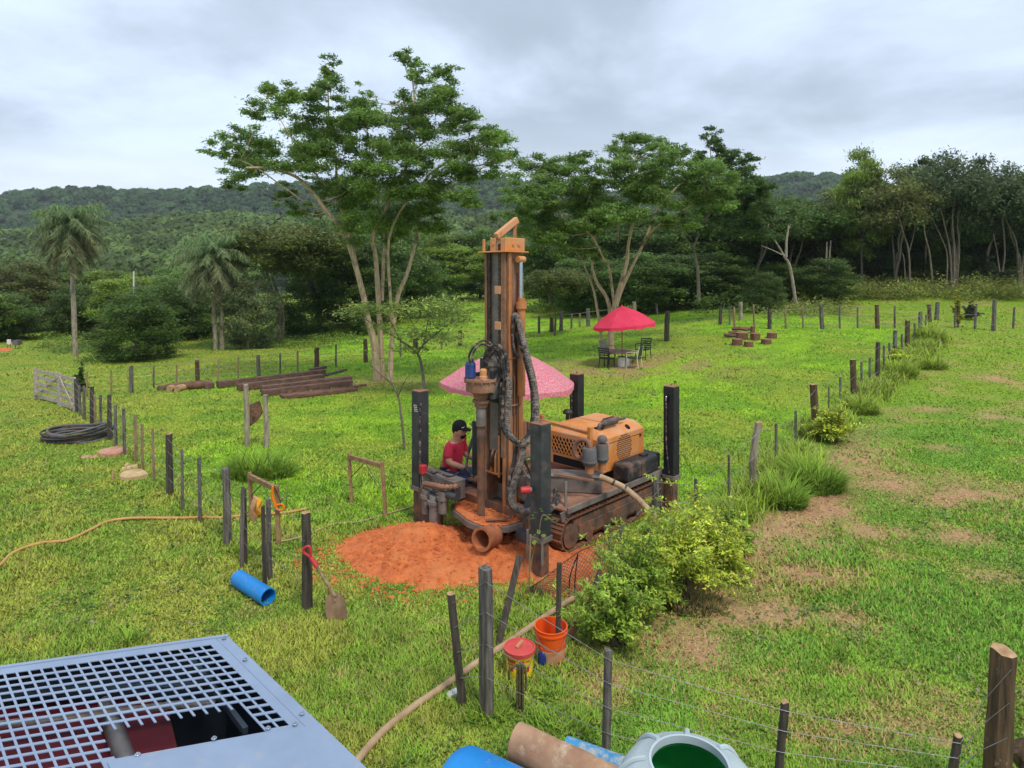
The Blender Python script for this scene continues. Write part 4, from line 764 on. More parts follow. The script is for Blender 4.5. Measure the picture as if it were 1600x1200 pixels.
# crawler tracks
sh = MB(); sh.box((0, 0, 0), (.048, 0, 0), (0, .165, 0), (0, 0, .012)); sh.box((.02, 0, .022), (.008, 0, 0), (0, .165, 0), (0, 0, .012)); shme = bpy.data.meshes.new('shoe'); shme.from_pydata(sh.v, [], sh.f); shme.materials.append(m_muddy)
for side, v in (('r', .92), ('l', -.92)):
    tr = rpart('track', m_muddy, (1.0, 3.55, v-.13, v+.13, .10, .42), (1.1, 3.4, v+.132*(1 if v > 0 else -1)-.02, v+.132*(1 if v > 0 else -1)+.02, .14, .32))
    for u, r, nm in ((.92, .17, 'idler'), (3.62, .17, 'sprocket'), (1.35, .09, 'roller'), (1.8, .09, 'roller'), (2.25, .09, 'roller'), (2.7, .09, 'roller'), (3.15, .09, 'roller')):
        MB().cyl(R(u, v-.12, .215 if r > .1 else .12), R(u, v+.15, .215 if r > .1 else .12), r, n=18).build(nm, m_muddy, tr, smooth=True)
    u0, u1, rr, zc = .92, 3.62, .235, .25; Ls = (u1-u0); tot = 2*Ls+2*math.pi*rr; n = 64
    for i in range(n):
        s_ = i/n*tot
        if s_ < Ls: u, z, a = u0+s_, zc+rr, 0
        elif s_ < Ls+math.pi*rr: t = (s_-Ls)/rr; u, z, a = u1+math.sin(t)*rr, zc+math.cos(t)*rr, t
        elif s_ < 2*Ls+math.pi*rr: u, z, a = u1-(s_-Ls-math.pi*rr), zc-rr, math.pi
        else: t = (s_-2*Ls-math.pi*rr)/rr; u, z, a = u0-math.sin(t)*rr, zc-math.cos(t)*rr, math.pi+t
        o = bpy.data.objects.new('shoe', shme); COL.objects.link(o); o.parent = tr; p = R(u, v, z)-ORG[rig.name]
        xa = RU*math.cos(a)-UP*math.sin(a); za = RU*math.sin(a)+UP*math.cos(a); m4 = Matrix.Identity(4)
        for k in range(3): m4[k][0] = xa[k]; m4[k][1] = -RV[k]; m4[k][2] = za[k]; m4[k][3] = p[k]
        o.matrix_local = m4
# jack legs
def leg(u, v, ztop, zin, mat, tap, sticker=False):
    g = R(u, v, 0); lg = rpart('jack_leg', mat, (u-.1, u+.1, v-.1, v+.1, zin, ztop), bevel=.012); capm = m_rust
    rpart('cap', capm, (u-.102, u+.102, v-.102, v+.102, ztop+.001, ztop+.016), parent=lg, bevel=.003); MB().cyl(R(u, v, ztop+.014), R(u, v, ztop+.05), .014).build('bolt', m_rust, lg)
    rpart('collar', m_gsteel, (u-.115, u+.115, v-.115, v+.115, zin-.02, zin+.05), parent=lg)
    rpart('inner_leg', m_muddy, (u-.078, u+.078, v-.078, v+.078, -.02, zin), parent=lg); rpart('foot', m_muddy, (u-.17, u+.17, v-.17, v+.17, -.04, .02), parent=lg)
    f = Vector((g.x, g.y, 0)); tc_ = -RU
    if tap:
        p = R(u-.103, v-.01, ztop-.2); mb = MB(); mb.box(p, RU*.003, RV*.03, UP*.07); mb.build('slot_shade', m_dark, lg); MB().tube(spline([p-RU*.005+UP*.03, p-RU*.05+UP*.045, p-RU*.06-UP*.03], 5), .011, 7).build('tap', m_chrome, lg, smooth=True)  # thin dark patch on the leg paints the shade of its cutout
        q = R(u-.12, v-.03, ztop-.25); MB().tube([q, q-UP*.7, q-UP*1.2+RV*.05], .013, 7).build('hose', m_hose, lg, smooth=True)
    if sticker:
        p = R(u-.102, v, ztop-.22); mb = MB()
        for i in range(4):
            for j in range(3): mb.box(p+RV*(-.03+.03*j+.008*i)+UP*(-.03*i), RU*.003, RV*.008, UP*.009)
        mb.build('sticker', m_white, lg)
    return lg
flg = leg(.095, -1.40, 2.12, .55, m_char, False, True); frg = leg(.035, 1.26, 2.03, .5, m_char, False); rrg = leg(3.42, 1.25, 2.1, .55, m_black, True); rlg = leg(3.36, -.75, 2.1, .55, m_black, True)
# tie rods on front left leg, valve on front right leg
MB().tube([R(.0, -1.27, 1.95), R(-.02, -1.26, 1.0), R(.02, -1.24, .62)], .018, 7).build('hydraulic_line', m_hose, flg, smooth=True)
MB().tube(spline([R(-.02, -1.27, 1.05), R(.03, -1.18, .86), R(0, -1.0, .80), R(.0, -.7, .72), R(.05, -.45, .80)], 6), .014, 7).build('hydraulic_line', m_hose, flg, smooth=True)
pv = R(-.11, 1.20, 1.17); mb = MB(); mb.cyl(pv, pv-RU*.1-RV*.07, .05, .045, 14); mb.build('red_valve', m_red, frg, smooth=True)
MB().cyl(pv+RU*.02+RV*.015, pv, .035).build('fitting', m_gsteel, frg, smooth=True)
for s_ in (-1, 1): MB().bar(R(-.08+.0, 1.26+s_*.13, .62), R(-.08, 1.26+s_*.13, .22), .035, .03).build('bracket', m_gsteel, frg)
# front cross beams
rpart('outrigger_beam', m_gsteel, (.0, .2, -1.28, -.42, .60, .86), (-.02, .22, -1.28, -.42, .861, .885))
rpart('outrigger_beam', m_char, (.12, .26, .72, 1.15, .30, .44))
rpart('outrigger_beam', m_gsteel, (3.3, 3.5, -.65, 1.05, .40, .56))
rpart('stay_plate', m_muddy, (-.03, .0, -1.29, -1.0, .05, .6), (.05, .08, -1.15, -.8, .05, .6))
mb = MB()
for v, r, z0, z1 in ((-.98, .085, .30, .66), (-.78, .10, .18, .62), (-.60, .075, .40, .72)): mb.lathe(R(-.09, v, 0), [(r, z0), (r, z1-.12), (r*1.25, z1-.12), (r*1.25, z1-.07), (r, z1-.07), (r*.9, z1), (0, z1)], 16)
mb.build('break_out_cylinder', m_gsteel, rig, smooth=True)
mb = MB(); mb.tube(spline([R(-.1, -1.05, .74), R(-.12, -.8, .78), R(-.1, -.55, .80), R(-.02, -.35, .84)], 6), [.03+.016*(i % 2) for i in range(19)], 8); mb.build('clamp_arm', m_rust, rig, smooth=True)
mb = MB(); mb.cyl(R(-.1, -.95, .58), R(-.1, -.55, .58), .06); mb.cyl(R(-.08, -.5, .70), R(-.08, -.3, .70), .05); mb.box(R(.0, -.42, .72), RU*.05, RV*.06, UP*.1); mb.build('valve_block', m_char, rig, smooth=True)
MB().box(R(-.02, -1.18, .92), RU*.05, RV*.05, UP*.07).build('red_box', m_red, rig, bevel=.015)
MB().tube(spline([R(-.04, -1.2, .96), R(-.08, -1.1, .7), R(-.12, -1.02, .5), R(-.1, -1.04, .25)], 6), .012, 6).build('hydraulic_line', m_hose, rig, smooth=True)
MB().tube(spline([R(-.14, -.95, .46), R(-.16, -.83, .36), R(-.14, -.70, .42)], 6), .015, 6).build('hydraulic_line', m_hose, rig, smooth=True)
MB().tube(spline([R(.02, -1.1, .98), R(.0, -.95, .90), R(-.02, -.8, .96), R(.0, -.6, .93), R(.02, -.45, .98)], 6), .018, 6).build('hydraulic_line', m_hose, rig, smooth=True)
# drill table
poly = [(-.17, .02), (-.17, .34), (.10, .60), (.95, .72), (.95, -.45), (.5, -.66), (.12, -.66), (-.02, -.45)]
tb = MB().prism([R(u, v, .37) for u, v in poly], UP*.09).build('drill_table', m_gsteel, rig, bevel=.008)
MB().prism([R(.05+(u-.05)*.94+.01, v*.94, .461) for u, v in poly], UP*.022).build('mud_layer', m_soil, tb, bevel=.01)
mb = MB(); rg = random.Random(8)
for i in range(160):
    u, v = rg.uniform(-.1, .7), rg.uniform(-.5, .55); q = rg.uniform(.008, .025)
    if u < .05 and v < -.1: continue
    mb.box(R(u, v, .485+q*.4), RU*q+RV*q*.4, RV*q*rg.uniform(.5, 1.2), UP*q*.6)
mb.build('soil_lumps', m_soil, tb)['kind'] = 'stuff'
MB().tube(spline([R(-.05, .3, .51), R(.05, .42, .53), R(.2, .48, .50), R(.3, .45, .52)], 5), .022, 6).build('wrench', m_muddy, tb, smooth=True)
# mast
U0, U1, V0, V1, ZT = .35, .735, -.154, .257, 4.336
mast = rpart('mast', m_rust, (U0+.10, U1, V0, V0+.05, .40, ZT), (U0+.03, U1, V1-.05, V1, .40, ZT), (U1-.05, U1-.002, V0+.05, V1-.05, .40, ZT), bevel=.008)
rpart('front_rail', m_rust, (U0, U0+.09, V0, V0+.04, .46, ZT), parent=mast); rpart('front_rail', m_rust, (U0, U0+.025, V1-.065, V1+.02, 1.3, ZT), parent=mast)
rpart('front_rail', m_oranm, (U0, U0+.025, V1-.03, V1+.02, .46, 1.3), parent=mast)
rpart('side_flange', m_oranm, (U0+.06, U0+.12, V1+.002, V1+.05, .46, ZT), (U1-.10, U1-.0, V1+.002, V1+.04, .46, ZT-.3), parent=mast)
rpart('web_plate', m_gsteel, (U0+.05, U0+.08, V0+.055, V1-.055, 1.35, ZT), parent=mast)
rpart('side_panel', m_oranm, (U0+.14, U1-.12, V1+.001, V1+.015, .5, 1.9), parent=mast)
for v in (V0+.09, V1-.10):
    mb = MB(); z = 1.1 if v > 0 else 2.7
    i = 0
    while z < 4.45:
        w = .026 if i % 2 else .017; mb.box(R(U0+.02, v, z), RU*.014, RV*w, UP*.017); z += .036; i += 1
    o = mb.build('feed_chain', m_chain, mast); o['kind'] = 'stuff'
for z in (3.78, 3.25): rpart('chain_guide', m_oran, (U0-.015, U0+.03, V1-.18, V1-.06, z-.06, z+.06), parent=mast)
MB().cyl(R(U0+.06, V1-.17, 2.7), R(U0+.06, V1-.17, 4.35), .012, n=8).build('winch_cable', m_gsteel, mast)
# crown head
hd = rpart('crown_block', m_oran, (U0-.08, U1+.06, V0-.08, V1+.10, ZT+.001, ZT+.022), (U0-.02, U0+.0, V0+.14, V1-.16, ZT+.022, ZT+.22), (U0-.02, U0+.005, V0-.03, V0+.02, ZT+.022, ZT+.21), (U0-.02, U1+.02, V1+.03, V1+.05, ZT+.022, ZT+.22), (U0-.02, U0+.0, V1-.05, V1+.03, ZT+.022, ZT+.21), (U1, U1+.02, V0-.03, V1+.03, ZT+.022, ZT+.2), bevel=.012)
for v in (V0+.09, V1-.10): MB().cyl(R(U0+.12, v-.02, ZT+.08), R(U0+.12, v+.02, ZT+.08), .11, n=18).build('sheave', m_rust, hd, smooth=True)
for u in (.5, .62): MB().cyl(R(u, V1+.05, ZT+.12), R(u, V1+.065, ZT+.12), .025).build('bolt', m_oran, hd)
MB().cyl(R(U0-.035, .05, ZT+.13), R(U0-.02, .05, ZT+.13), .025).build('bolt', m_oran, hd)
jib = MB().bar(R(U0+.0, .10, ZT+.24), R(U1+.06, .10, ZT+.52), .10, .075, RV).build('jib', m_oran, hd, bevel=.012)
MB().bar(R(U0+.02, .10, ZT+.02), R(U0+.08, .10, ZT+.3), .07, .05).build('jib_bracket', m_rust, hd)
MB().bar(R(U1+.0, .10, ZT+.02), R(U1+.02, .10, ZT+.44), .05, .05).build('jib_bracket', m_oranm, hd)
# feed cylinder on the right side of the mast
MB().cyl(R(.62, V1+.09, 3.65), R(.62, V1+.09, 4.20), .034, n=14).build('piston_rod', m_chrome, mast, smooth=True)
MB().lathe(R(.62, V1+.10, 0), [(0, 2.2), (.062, 2.2), (.062, 3.5), (.085, 3.5), (.085, 3.6), (.06, 3.6), (.06, 3.66), (0, 3.66)], 16).build('feed_cylinder', m_oranm, mast, smooth=True)
MB().cyl(R(.55, V1+.09, ZT-.1), R(.69, V1+.09, ZT-.1), .05, n=12).build('cylinder_pin', m_oran, mast, smooth=True)
for k in range(4): MB().tube([R(.42+.06*k, V1+.035, 1.1), R(.42+.06*k, V1+.035, 3.0-.25*k)], .013, 6).build('steel_pipe', m_rust, mast, smooth=True)
for z in (2.05, 2.75): rpart('pipe_clamp', m_rust, (.38, .66, V1+.02, V1+.055, z, z+.03), parent=mast)
# sprocket housing at the mast foot and a dark panel painting the recess shade
sp_ = rpart('sprocket_housing', m_oranm, (U0-.02, U0+.1, V0+.06, V1-.09, 1.03, 1.06), (U0-.01, U0+.02, V1-.12, V1-.09, 1.0, 1.62))
for v in (V0+.14, V0+.22): MB().prism([R(U0-.02, v+.012, 1.05), R(U0+.12, v+.012, 1.05), R(U0+.12, v+.012, 1.28), R(U0+.09, v+.012, 1.36), R(U0+.05, v+.012, 1.39), R(U0+.01, v+.012, 1.36), R(U0-.02, v+.012, 1.28)], RV*.018).build('cheek_plate', m_oran, sp_)
MB().cyl(R(U0+.05, V0+.175, 1.22), R(U0+.05, V0+.22, 1.22), .12, n=20).build('sprocket', m_chain, sp_, smooth=True)
rpart('recess_panel', m_gsteel, (U0+.22, U0+.24, V0+.05, V1-.05, .46, .82), parent=mast); rpart('recess_shade_panel', m_dark, (U1-.08, U1-.052, V0+.05, V1-.05, .46, 1.4), parent=mast)
# rotary head
SU, SV = .08, .06
head = empty('tmp', (0, 0, 0)); bpy.data.objects.remove(head)
head = MB().lathe(R(SU, SV, 0), [(0, 2.26), (.13, 2.26), (.15, 2.28), (.15, 2.31), (.225, 2.31), (.225, 2.46), (.25, 2.46), (.25, 2.49), (.1, 2.50), (0, 2.5)], 12).build('rotary_head', m_rust, rig)
mb = MB()
for k in range(12): a = k*math.pi/6+.2; mb.cyl(R(SU+.235*math.cos(a), SV+.235*math.sin(a), 2.43), R(SU+.235*math.cos(a), SV+.235*math.sin(a), 2.51), .012, n=6)
mb.build('bolt_ring', m_rust, head)
MB().lathe(R(SU, SV, 0), [(.10, 2.08), (.10, 2.14), (.13, 2.14), (.13, 2.18), (.10, 2.18), (.12, 2.26)], 16).build('spindle', m_rust, head, smooth=True)
rpart('carriage', m_char, (.27, .348, V0-.02, V1+.05, 2.12, 2.75), parent=head); rpart('carriage_arm', m_char, (.1, .3, .22, .27, 2.2, 2.62), (.12, .3, V0, V0+.05, 2.25, 2.55), parent=head)
MB().bar(R(.10, .275, 2.3), R(.28, .275, 2.55), .03, .04).build('brace', m_gsteel, head)
MB().lathe(R(-.05, -.03, 0), [(0, 2.5), (.075, 2.5), (.08, 2.52), (.08, 2.70), (.06, 2.74), (0, 2.74)], 10).build('blue_motor', m_bluem, head, bevel=.004)
MB().lathe(R(.02, .17, 0), [(0, 2.49), (.06, 2.49), (.06, 2.54), (.05, 2.55), (.055, 2.60), (.055, 2.63), (.03, 2.65), (0, 2.65)], 14).build('swivel_cap', m_oran, head, smooth=True)
MB().lathe(R(.2, .18, 0), [(0, 2.48), (.1, 2.48), (.085, 2.66), (.11, 2.68), (.11, 2.72), (.06, 2.80), (0, 2.80)], 14).build('grey_motor', m_gsteel, head, smooth=True)
# drill pipe
dp = MB().lathe(R(SU, SV, 0), [(.058, .47), (.058, 1.60), (.066, 1.62), (.066, 1.72), (.058, 1.74), (.058, 1.78), (.075, 1.80), (.075, 2.1)], 14).build('drill_pipe', m_muddy, rig, smooth=True)
MB().lathe(R(SU, SV, 0), [(.076, 1.80), (.078, 1.81), (.078, 2.08), (.06, 2.1)], 14).build('pipe_joint', m_gsteel, dp, smooth=True)
# hoses
def hose(pts, r, mat, name='hose', ridged=False, n=8, k=10):
    w = spline([P(*p) for p in pts], k)
    rad = [r*(1+.12*(i % 2)) for i in range(len(w))] if ridged else r
    return MB().tube(w, rad, n).build(name, mat, rig, smooth=not ridged)
hose([(735, 568, 9.2), (733, 556, 9.2), (742, 540, 9.2), (757, 532, 9.2), (770, 540, 9.25), (780, 556, 9.3), (784, 575, 9.3), (786, 600, 9.3)], .016, m_hose)
hose([(738, 566, 9.15), (740, 550, 9.15), (752, 538, 9.2), (768, 544, 9.2), (778, 562, 9.2), (781, 590, 9.25)], .016, m_hose)
hose([(757, 575, 9.3), (758, 555, 9.25), (768, 541, 9.2), (780, 540, 9.15), (790, 555, 9.15), (794, 580, 9.15), (794, 592, 9.15)], .026, m_hose)
hose([(762, 578, 9.3), (764, 560, 9.3), (775, 546, 9.2), (785, 553, 9.15), (788, 575, 9.15), (790, 598, 9.15)], .022, m_hose)
hose([(795, 590, 9.1), (796, 605, 9.1), (794, 640, 9.1), (793, 665, 9.1), (798, 682, 9.1), (810, 693, 9.1), (824, 691, 9.1), (834, 676, 9.15), (838, 650, 9.2), (836, 610, 9.25), (829, 575, 9.3), (821, 545, 9.35), (814, 515, 9.4), (808, 496, 9.42), (804, 494, 9.45), (801, 505, 9.5)], .042, m_hosed, 'spiral_hose', True, 9, 16)
hose([(788, 596, 9.15), (786, 630, 9.15), (786, 660, 9.1), (793, 680, 9.05), (806, 690, 9.05), (818, 688, 9.1), (828, 672, 9.15), (832, 645, 9.2), (830, 605, 9.3), (822, 570, 9.35), (815, 545, 9.4), (807, 520, 9.45)], .026, m_hose)
hose([(783, 598, 9.2), (782, 640, 9.2), (784, 668, 9.15), (794, 684, 9.1), (808, 686, 9.1)], .018, m_hose)
hose([(806, 496, 9.4), (802, 500, 9.42), (800, 520, 9.45), (803, 545, 9.45), (810, 560, 9.45)], .022, m_hose)
hose([(818, 693, 9.15), (815, 715, 9.1), (808, 740, 9.05), (801, 765, 9.0), (800, 785, 8.95), (812, 797, 8.9), (828, 800, 8.85), (838, 798, 8.85)], .045, m_hosed, 'spiral_hose', True, 9, 16)
hose([(808, 694, 9.2), (803, 720, 9.15), (796, 750, 9.05), (793, 775, 9.0), (800, 793, 8.95), (815, 801, 8.9)], .028, m_hose)
hose([(812, 694, 9.25), (820, 720, 9.3), (828, 738, 9.35), (833, 752, 9.4)], .02, m_hose)
hose([(845, 800, 8.75), (858, 796, 9.2), (868, 780, 9.5), (868, 765, 9.7)], .04, m_hose)
hose([(850, 802, 8.8), (864, 795, 9.3), (876, 775, 9.6)], .03, m_hose)
hose([(748, 662, 10.6), (738, 690, 10.5), (730, 715, 10.4), (730, 735, 10.3), (740, 745, 10.2)], .022, m_hose)
hose([(746, 664, 10.65), (733, 700, 10.55), (727, 735, 10.4)], .018, m_hose)
# control shield and levers beside the operator
MB().box(P(748, 700, 10.35), (.105, .02, 0), (-.006, .02, 0), (0, 0, .44)).build('control_shield', m_char, rig, bevel=.01)
mb = MB(); mb.bar(P(737, 665, 10.4), P(741, 655, 10.4), .02); mb.bar(P(755, 655, 10.4), P(752, 668, 10.4), .02); mb.build('lever', m_gsteel, rig)
# pumps and valves between mast and engine
mb = MB(); mb.lathe(P(818, 668, 9.75), [(0, -.16), (.05, -.16), (.05, .1), (.02, .12), (0, .12)], 12); mb.lathe(P(808, 670, 9.7), [(0, -.2), (.035, -.2), (.035, .1), (0, .1)], 10); mb.lathe(P(827, 665, 9.8), [(0, -.1), (.04, -.1), (.04, .06), (0, .06)], 10); mb.box(P(822, 730, 9.7), (.12, .06, 0), (-.06, .12, 0), (0, 0, .06)); mb.box(P(826, 705, 9.75), (.1, .05, 0), (-.05, .1, 0), (0, 0, .05)); mb.build('valve_bank', m_rust, rig, smooth=True)
mb = MB(); mb.box(P(830, 760, 9.6), (.14, .1, 0), (-.1, .12, 0), (0, 0, .2)); mb.build('pump_housing', m_gsteel, rig, bevel=.05)
mb = MB(); mb.bar(P(812, 725, 9.5), P(828, 752, 9.4), .02); mb.cyl(P(820, 716, 9.55), P(838, 708, 9.55), .02); mb.cyl(P(818, 735, 9.5), P(836, 728, 9.5), .022); mb.build('linkage', m_gsteel, rig)
MB().bar(P(818, 806, 9.0), P(832, 760, 9.1), .06, .05).build('strut', m_char, rig)
MB().lathe(P(832, 670, 9.9), [(0, -.03), (.1, -.03), (.11, 0), (.1, .03), (0, .03)], 18, axis=(0, 1, .15)).build('hand_wheel', m_gsteel, rig, smooth=True)
# side box on the right of the deck
b0, b1 = P(846, 768, 9.98), P(941, 772, 9.86); bx = (b1-b0); bx.z = 0; by = Vector((-bx.y, bx.x, 0)).normalized()*.34
sb = MB().prism([b0, b1, b1+by, b0+by], UP*.24).build('side_tank', m_gsteel, rig, bevel=.012)
MB().prism([b0+UP*.242-by*.06-bx*.01, b1+UP*.242-by*.06+bx*.02, b1+by+UP*.242+bx*.02, b0+by+UP*.242], UP*.016).build('tank_lid', m_gsteel, sb, bevel=.004)
MB().bar(P(865, 741, 9.7), P(928, 751, 9.65), .04, .03).build('flat_bar', m_rust, sb)
MB().bar(P(884, 802, 9.35), P(884, 752, 9.45), .06, .04).build('deck_stanchion', m_gsteel, rig, bevel=.01)
# engine housing
EU0, EU1, EV0, EV1, EZ0, EZ1, ch = 2.05, 3.35, -.35, .75, .78, 1.46, .13
prof = [(EU0, EZ0), (EU0, EZ1-ch), (EU0+ch*.9, EZ1), (EU1-ch*.5, EZ1), (EU1, EZ1-ch), (EU1, EZ0)]
bt = [R(u, v, EZ0) for u, v in ((EU0, EV0), (EU1, EV0), (EU1, EV1), (EU0, EV1))]; md_ = [p+UP*(EZ1-ch-EZ0) for p in bt]; tp = [R(u, v, EZ1) for u, v in ((EU0+ch*1.3, EV0+ch), (EU1-ch*.7, EV0+ch), (EU1-ch*.7, EV1-ch*1.2), (EU0+ch*1.3, EV1-ch*1.2))]
hs = MB(); hs.add(bt+md_+tp, [(3, 2, 1, 0)]+[(a, (a+1) % 4, 4+(a+1) % 4, 4+a) for a in range(4)]+[(4+a, 4+(a+1) % 4, 8+(a+1) % 4, 8+a) for a in range(4)]+[(8, 9, 10, 11)]); eng = hs.build('engine_housing', m_oran, rig, bevel=.012)
rpart('panel_seam', m_dark, (EU0+.25, EU1-.04, EV1+.001, EV1+.004, EZ1-ch-.09, EZ1-ch-.084), parent=eng, bevel=0); rpart('top_seam', m_dark, (EU0+ch+.5, EU0+ch+.506, EV0+.15, EV1-.17, EZ1+.0005, EZ1+.003), parent=eng, bevel=0)
fr0 = R(EU0-.004, EV0+.08, 1.02); vent = rpart('vent_shade_plate', m_dark, (EU0-.004, EU0-.0015, EV0+.10, EV1-.10, .98, 1.26), parent=eng, bevel=0); mb = MB()  # dark plate on the closed face paints the shade behind the lattice
for i in range(-4, 16):
    for s_ in (-1, 1):
        v0_ = EV0+.10+i*.075; q0, q1 = (v0_, .98), (v0_+.28*.62*s_, 1.26)
        def clipv(v, z): return R(EU0-.008, v, z)
        a, b = q0, q1; lo_, hi_ = EV0+.10, EV1-.10
        def cl_(a, b):
            (va, za), (vb, zb) = a, b; t0, t1 = 0, 1
            for L0, sg in ((lo_, 1), (hi_, -1)):
                fa, fb = (va-L0)*sg, (vb-L0)*sg
                if fa < 0 and fb < 0: return None
                if fa < 0: t0 = max(t0, fa/(fa-fb))
                elif fb < 0: t1 = min(t1, fa/(fa-fb))
            return (None if t1-t0 < .05 else ((va+(vb-va)*t0, za+(zb-za)*t0), (va+(vb-va)*t1, za+(zb-za)*t1)))
        r_ = cl_(a, b)
        if r_: mb.bar(clipv(*r_[0]), clipv(*r_[1]), .014, .006, RU)
mb.build('lattice', m_oran, vent)
rpart('lower_shade_plate', m_dark, (EU0-.004, EU0-.0015, EV0+.12, EV1-.25, .80, .93), parent=eng, bevel=0)  # another dark plate, shade of the lower gap put in as colour
mb = MB(); c0 = (2.74, 1.10)
for i in range(-7, 8):
    for j in range(-6, 7):
        u, z = i*.042+(j % 2)*.021, j*.034
        if u*u+z*z < .225**2: mb.box(R(c0[0]+u, EV1+.0015, c0[1]+z), RU*.013+UP*.006, UP*.009, RV*.0018)
mb.build('round_vent_shade', m_dark, eng)  # raised dark pieces paint the shade in the grille slots
for u, z in ((3.22, 1.22), (3.22, .88)): MB().cyl(R(u, EV1, z), R(u, EV1+.02, z), .02, n=10).build('latch', m_black, eng)
MB().lathe(R(2.95, EV1-.075, 1.393), [(0, 0), (.055, 0), (.055, .004), (0, .004)], 14, axis=RV*.62+UP*.7).build('side_hole_shade', m_dark, eng)  # dark disc on the chamfer, painted hole shade
MB().lathe(R(2.30, .55, EZ1+.001), [(0, 0), (.09, 0), (.09, .004), (0, .004)], 16).build('exhaust_hole_shade', m_dark, eng)  # dark disc on the roof, painted hole shade
m_muf = M('sooty_muffler', C(126, 112, 102), C(92, 80, 74), 6, rough=.6, metal=.4, bump=.1)
mb = MB(); mb.tube(spline([P(936, 673, 10.55), P(936, 666, 10.55), P(938, 663, 10.57), P(942, 662, 10.6)], 5), .03, 10); mb.tube([P(941, 662.5, 10.6), P(942.5, 662, 10.61), P(962, 656.5, 10.85), P(963.5, 656, 10.86)], [.035, .06, .06, .035], 16); mb.tube([P(963, 656, 10.86), P(976, 653, 11.02)], .026, 10); mb.build('muffler', m_muf, eng, smooth=True)
MB().lathe(R(2.5, -.28, EZ1-.02), [(.035, 0), (.035, .1), (.085, .11), (.09, .14), (.06, .18), (0, .19)], 16).build('intake_cap', m_plast, eng, smooth=True)
rpart('exhaust_flap', m_dark, (2.85, 3.15, .22, .36, EZ1+.0005, EZ1+.02), parent=eng)
# guard bar in front of the engine
gb_ = MB(); gb_.bar(P(845, 656, 10.75), P(921, 677, 10.05), .07, .05, UP); gb_.bar(P(847, 648, 10.73), P(847, 666, 10.73), .06, .06, RV); gb_.build('guard_bar', m_oranm, rig, bevel=.006)
MB().bar(P(922, 667, 10.03), P(922, 722, 10.03), .075, .06, RV).build('guard_post', m_oran, rig, bevel=.006)
# air cleaners
for (px, py, d, r, h, dome) in ((921, 727, 9.85, .115, .27, False), (941, 722, 9.95, .10, .29, True)):
    p = P(px, py, d); pr = [(0, 0), (r*.8, 0), (r*.85, .03), (r*1.06, .05), (r*1.06, .075), (r, .08), (r*.97, h-.03), (r*.85, h), (0, h)]
    f = MB().lathe(p, pr, 20).build('air_filter', m_filt, rig, smooth=True)
    if dome: MB().lathe(p+UP*h, [(.04, -.01), (.035, .03), (.075, .035), (.08, .07), (.06, .11), (.03, .125), (0, .128)], 18).build('rain_cap', m_filt, f, smooth=True)
    MB().lathe(p, [(0, -.12), (r*.6, -.12), (r*.6, -.001), (0, -.001)], 12).build('filter_bracket', m_oranm, f)
hose([(921, 706, 9.85), (922, 697, 9.85), (917, 689, 9.9), (908, 687, 9.95), (900, 693, 10.0), (897, 704, 10.0), (901, 713, 9.97), (909, 716, 9.92), (915, 714, 9.88)], .038, m_rust, 'intake_pipe', False, 12, 6)
# fuel tank
ft = rpart('fuel_tank', m_plast, (2.34, 3.25, .79, 1.10, .66, .94), bevel=.04); rpart('tank_rib', m_plast, (2.72, 2.78, 1.101, 1.11, .67, .9), parent=ft, bevel=.004); rpart('tank_handle', m_plast, (2.95, 3.1, .9, 1.0, .94, .98), parent=ft, bevel=.01)
rpart('battery_box', m_black, (3.28, 3.5, .6, .98, .66, .9))
# mud flaps and front guard plate of the chassis
MB().prism([R(.70, 1.03, .60), R(1.0, 1.03, .60), R(.92, 1.03, .50), R(.74, 1.03, .46)], RV*.02).build('track_guard', m_gsteel, rig)
# thick beige discharge hose tied to the side box
hose([(938, 745, 9.75), (955, 752, 9.65), (975, 762, 9.55), (995, 778, 9.4), (1012, 795, 9.25), (1022, 806, 9.2), (1024, 830, 9.15), (1022, 856, 9.1)], .045, m_beigeh, 'discharge_hose', False, 10, 8)
for (a, b, d) in ((958, 753, 9.63), (976, 763, 9.54)): MB().lathe(P(a, b, d), [(.05, -.012), (.056, -.012), (.056, .012), (.05, .012)], 12, axis=(.9, -.1, -.5)).build('clamp_ring', m_hose, rig)
# ------------------------------------------------------------------ things round the rig
# muddy pipe piece under the table
a = P(752, 843, 8.72); b = P(771, 836, 8.98); mb = MB(); n = 24; d_ = (b-a).normalized()
mb.lathe(a, [(.125, 0), (.16, 0), (.16, .03), (.15, .05), (.15, (b-a).length), (.12, (b-a).length), (.12, .02), (.125, 0)], n, axis=d_)
tag(mb.build('casing_pipe', M('muddy_casing', C(178, 108, 72), C(138, 82, 56), 7, rough=.9, bump=.5, c3=C(196, 112, 64), s3=5), org=a, smooth=True), 'short mud covered casing pipe lying under the drill table', 'pipe')
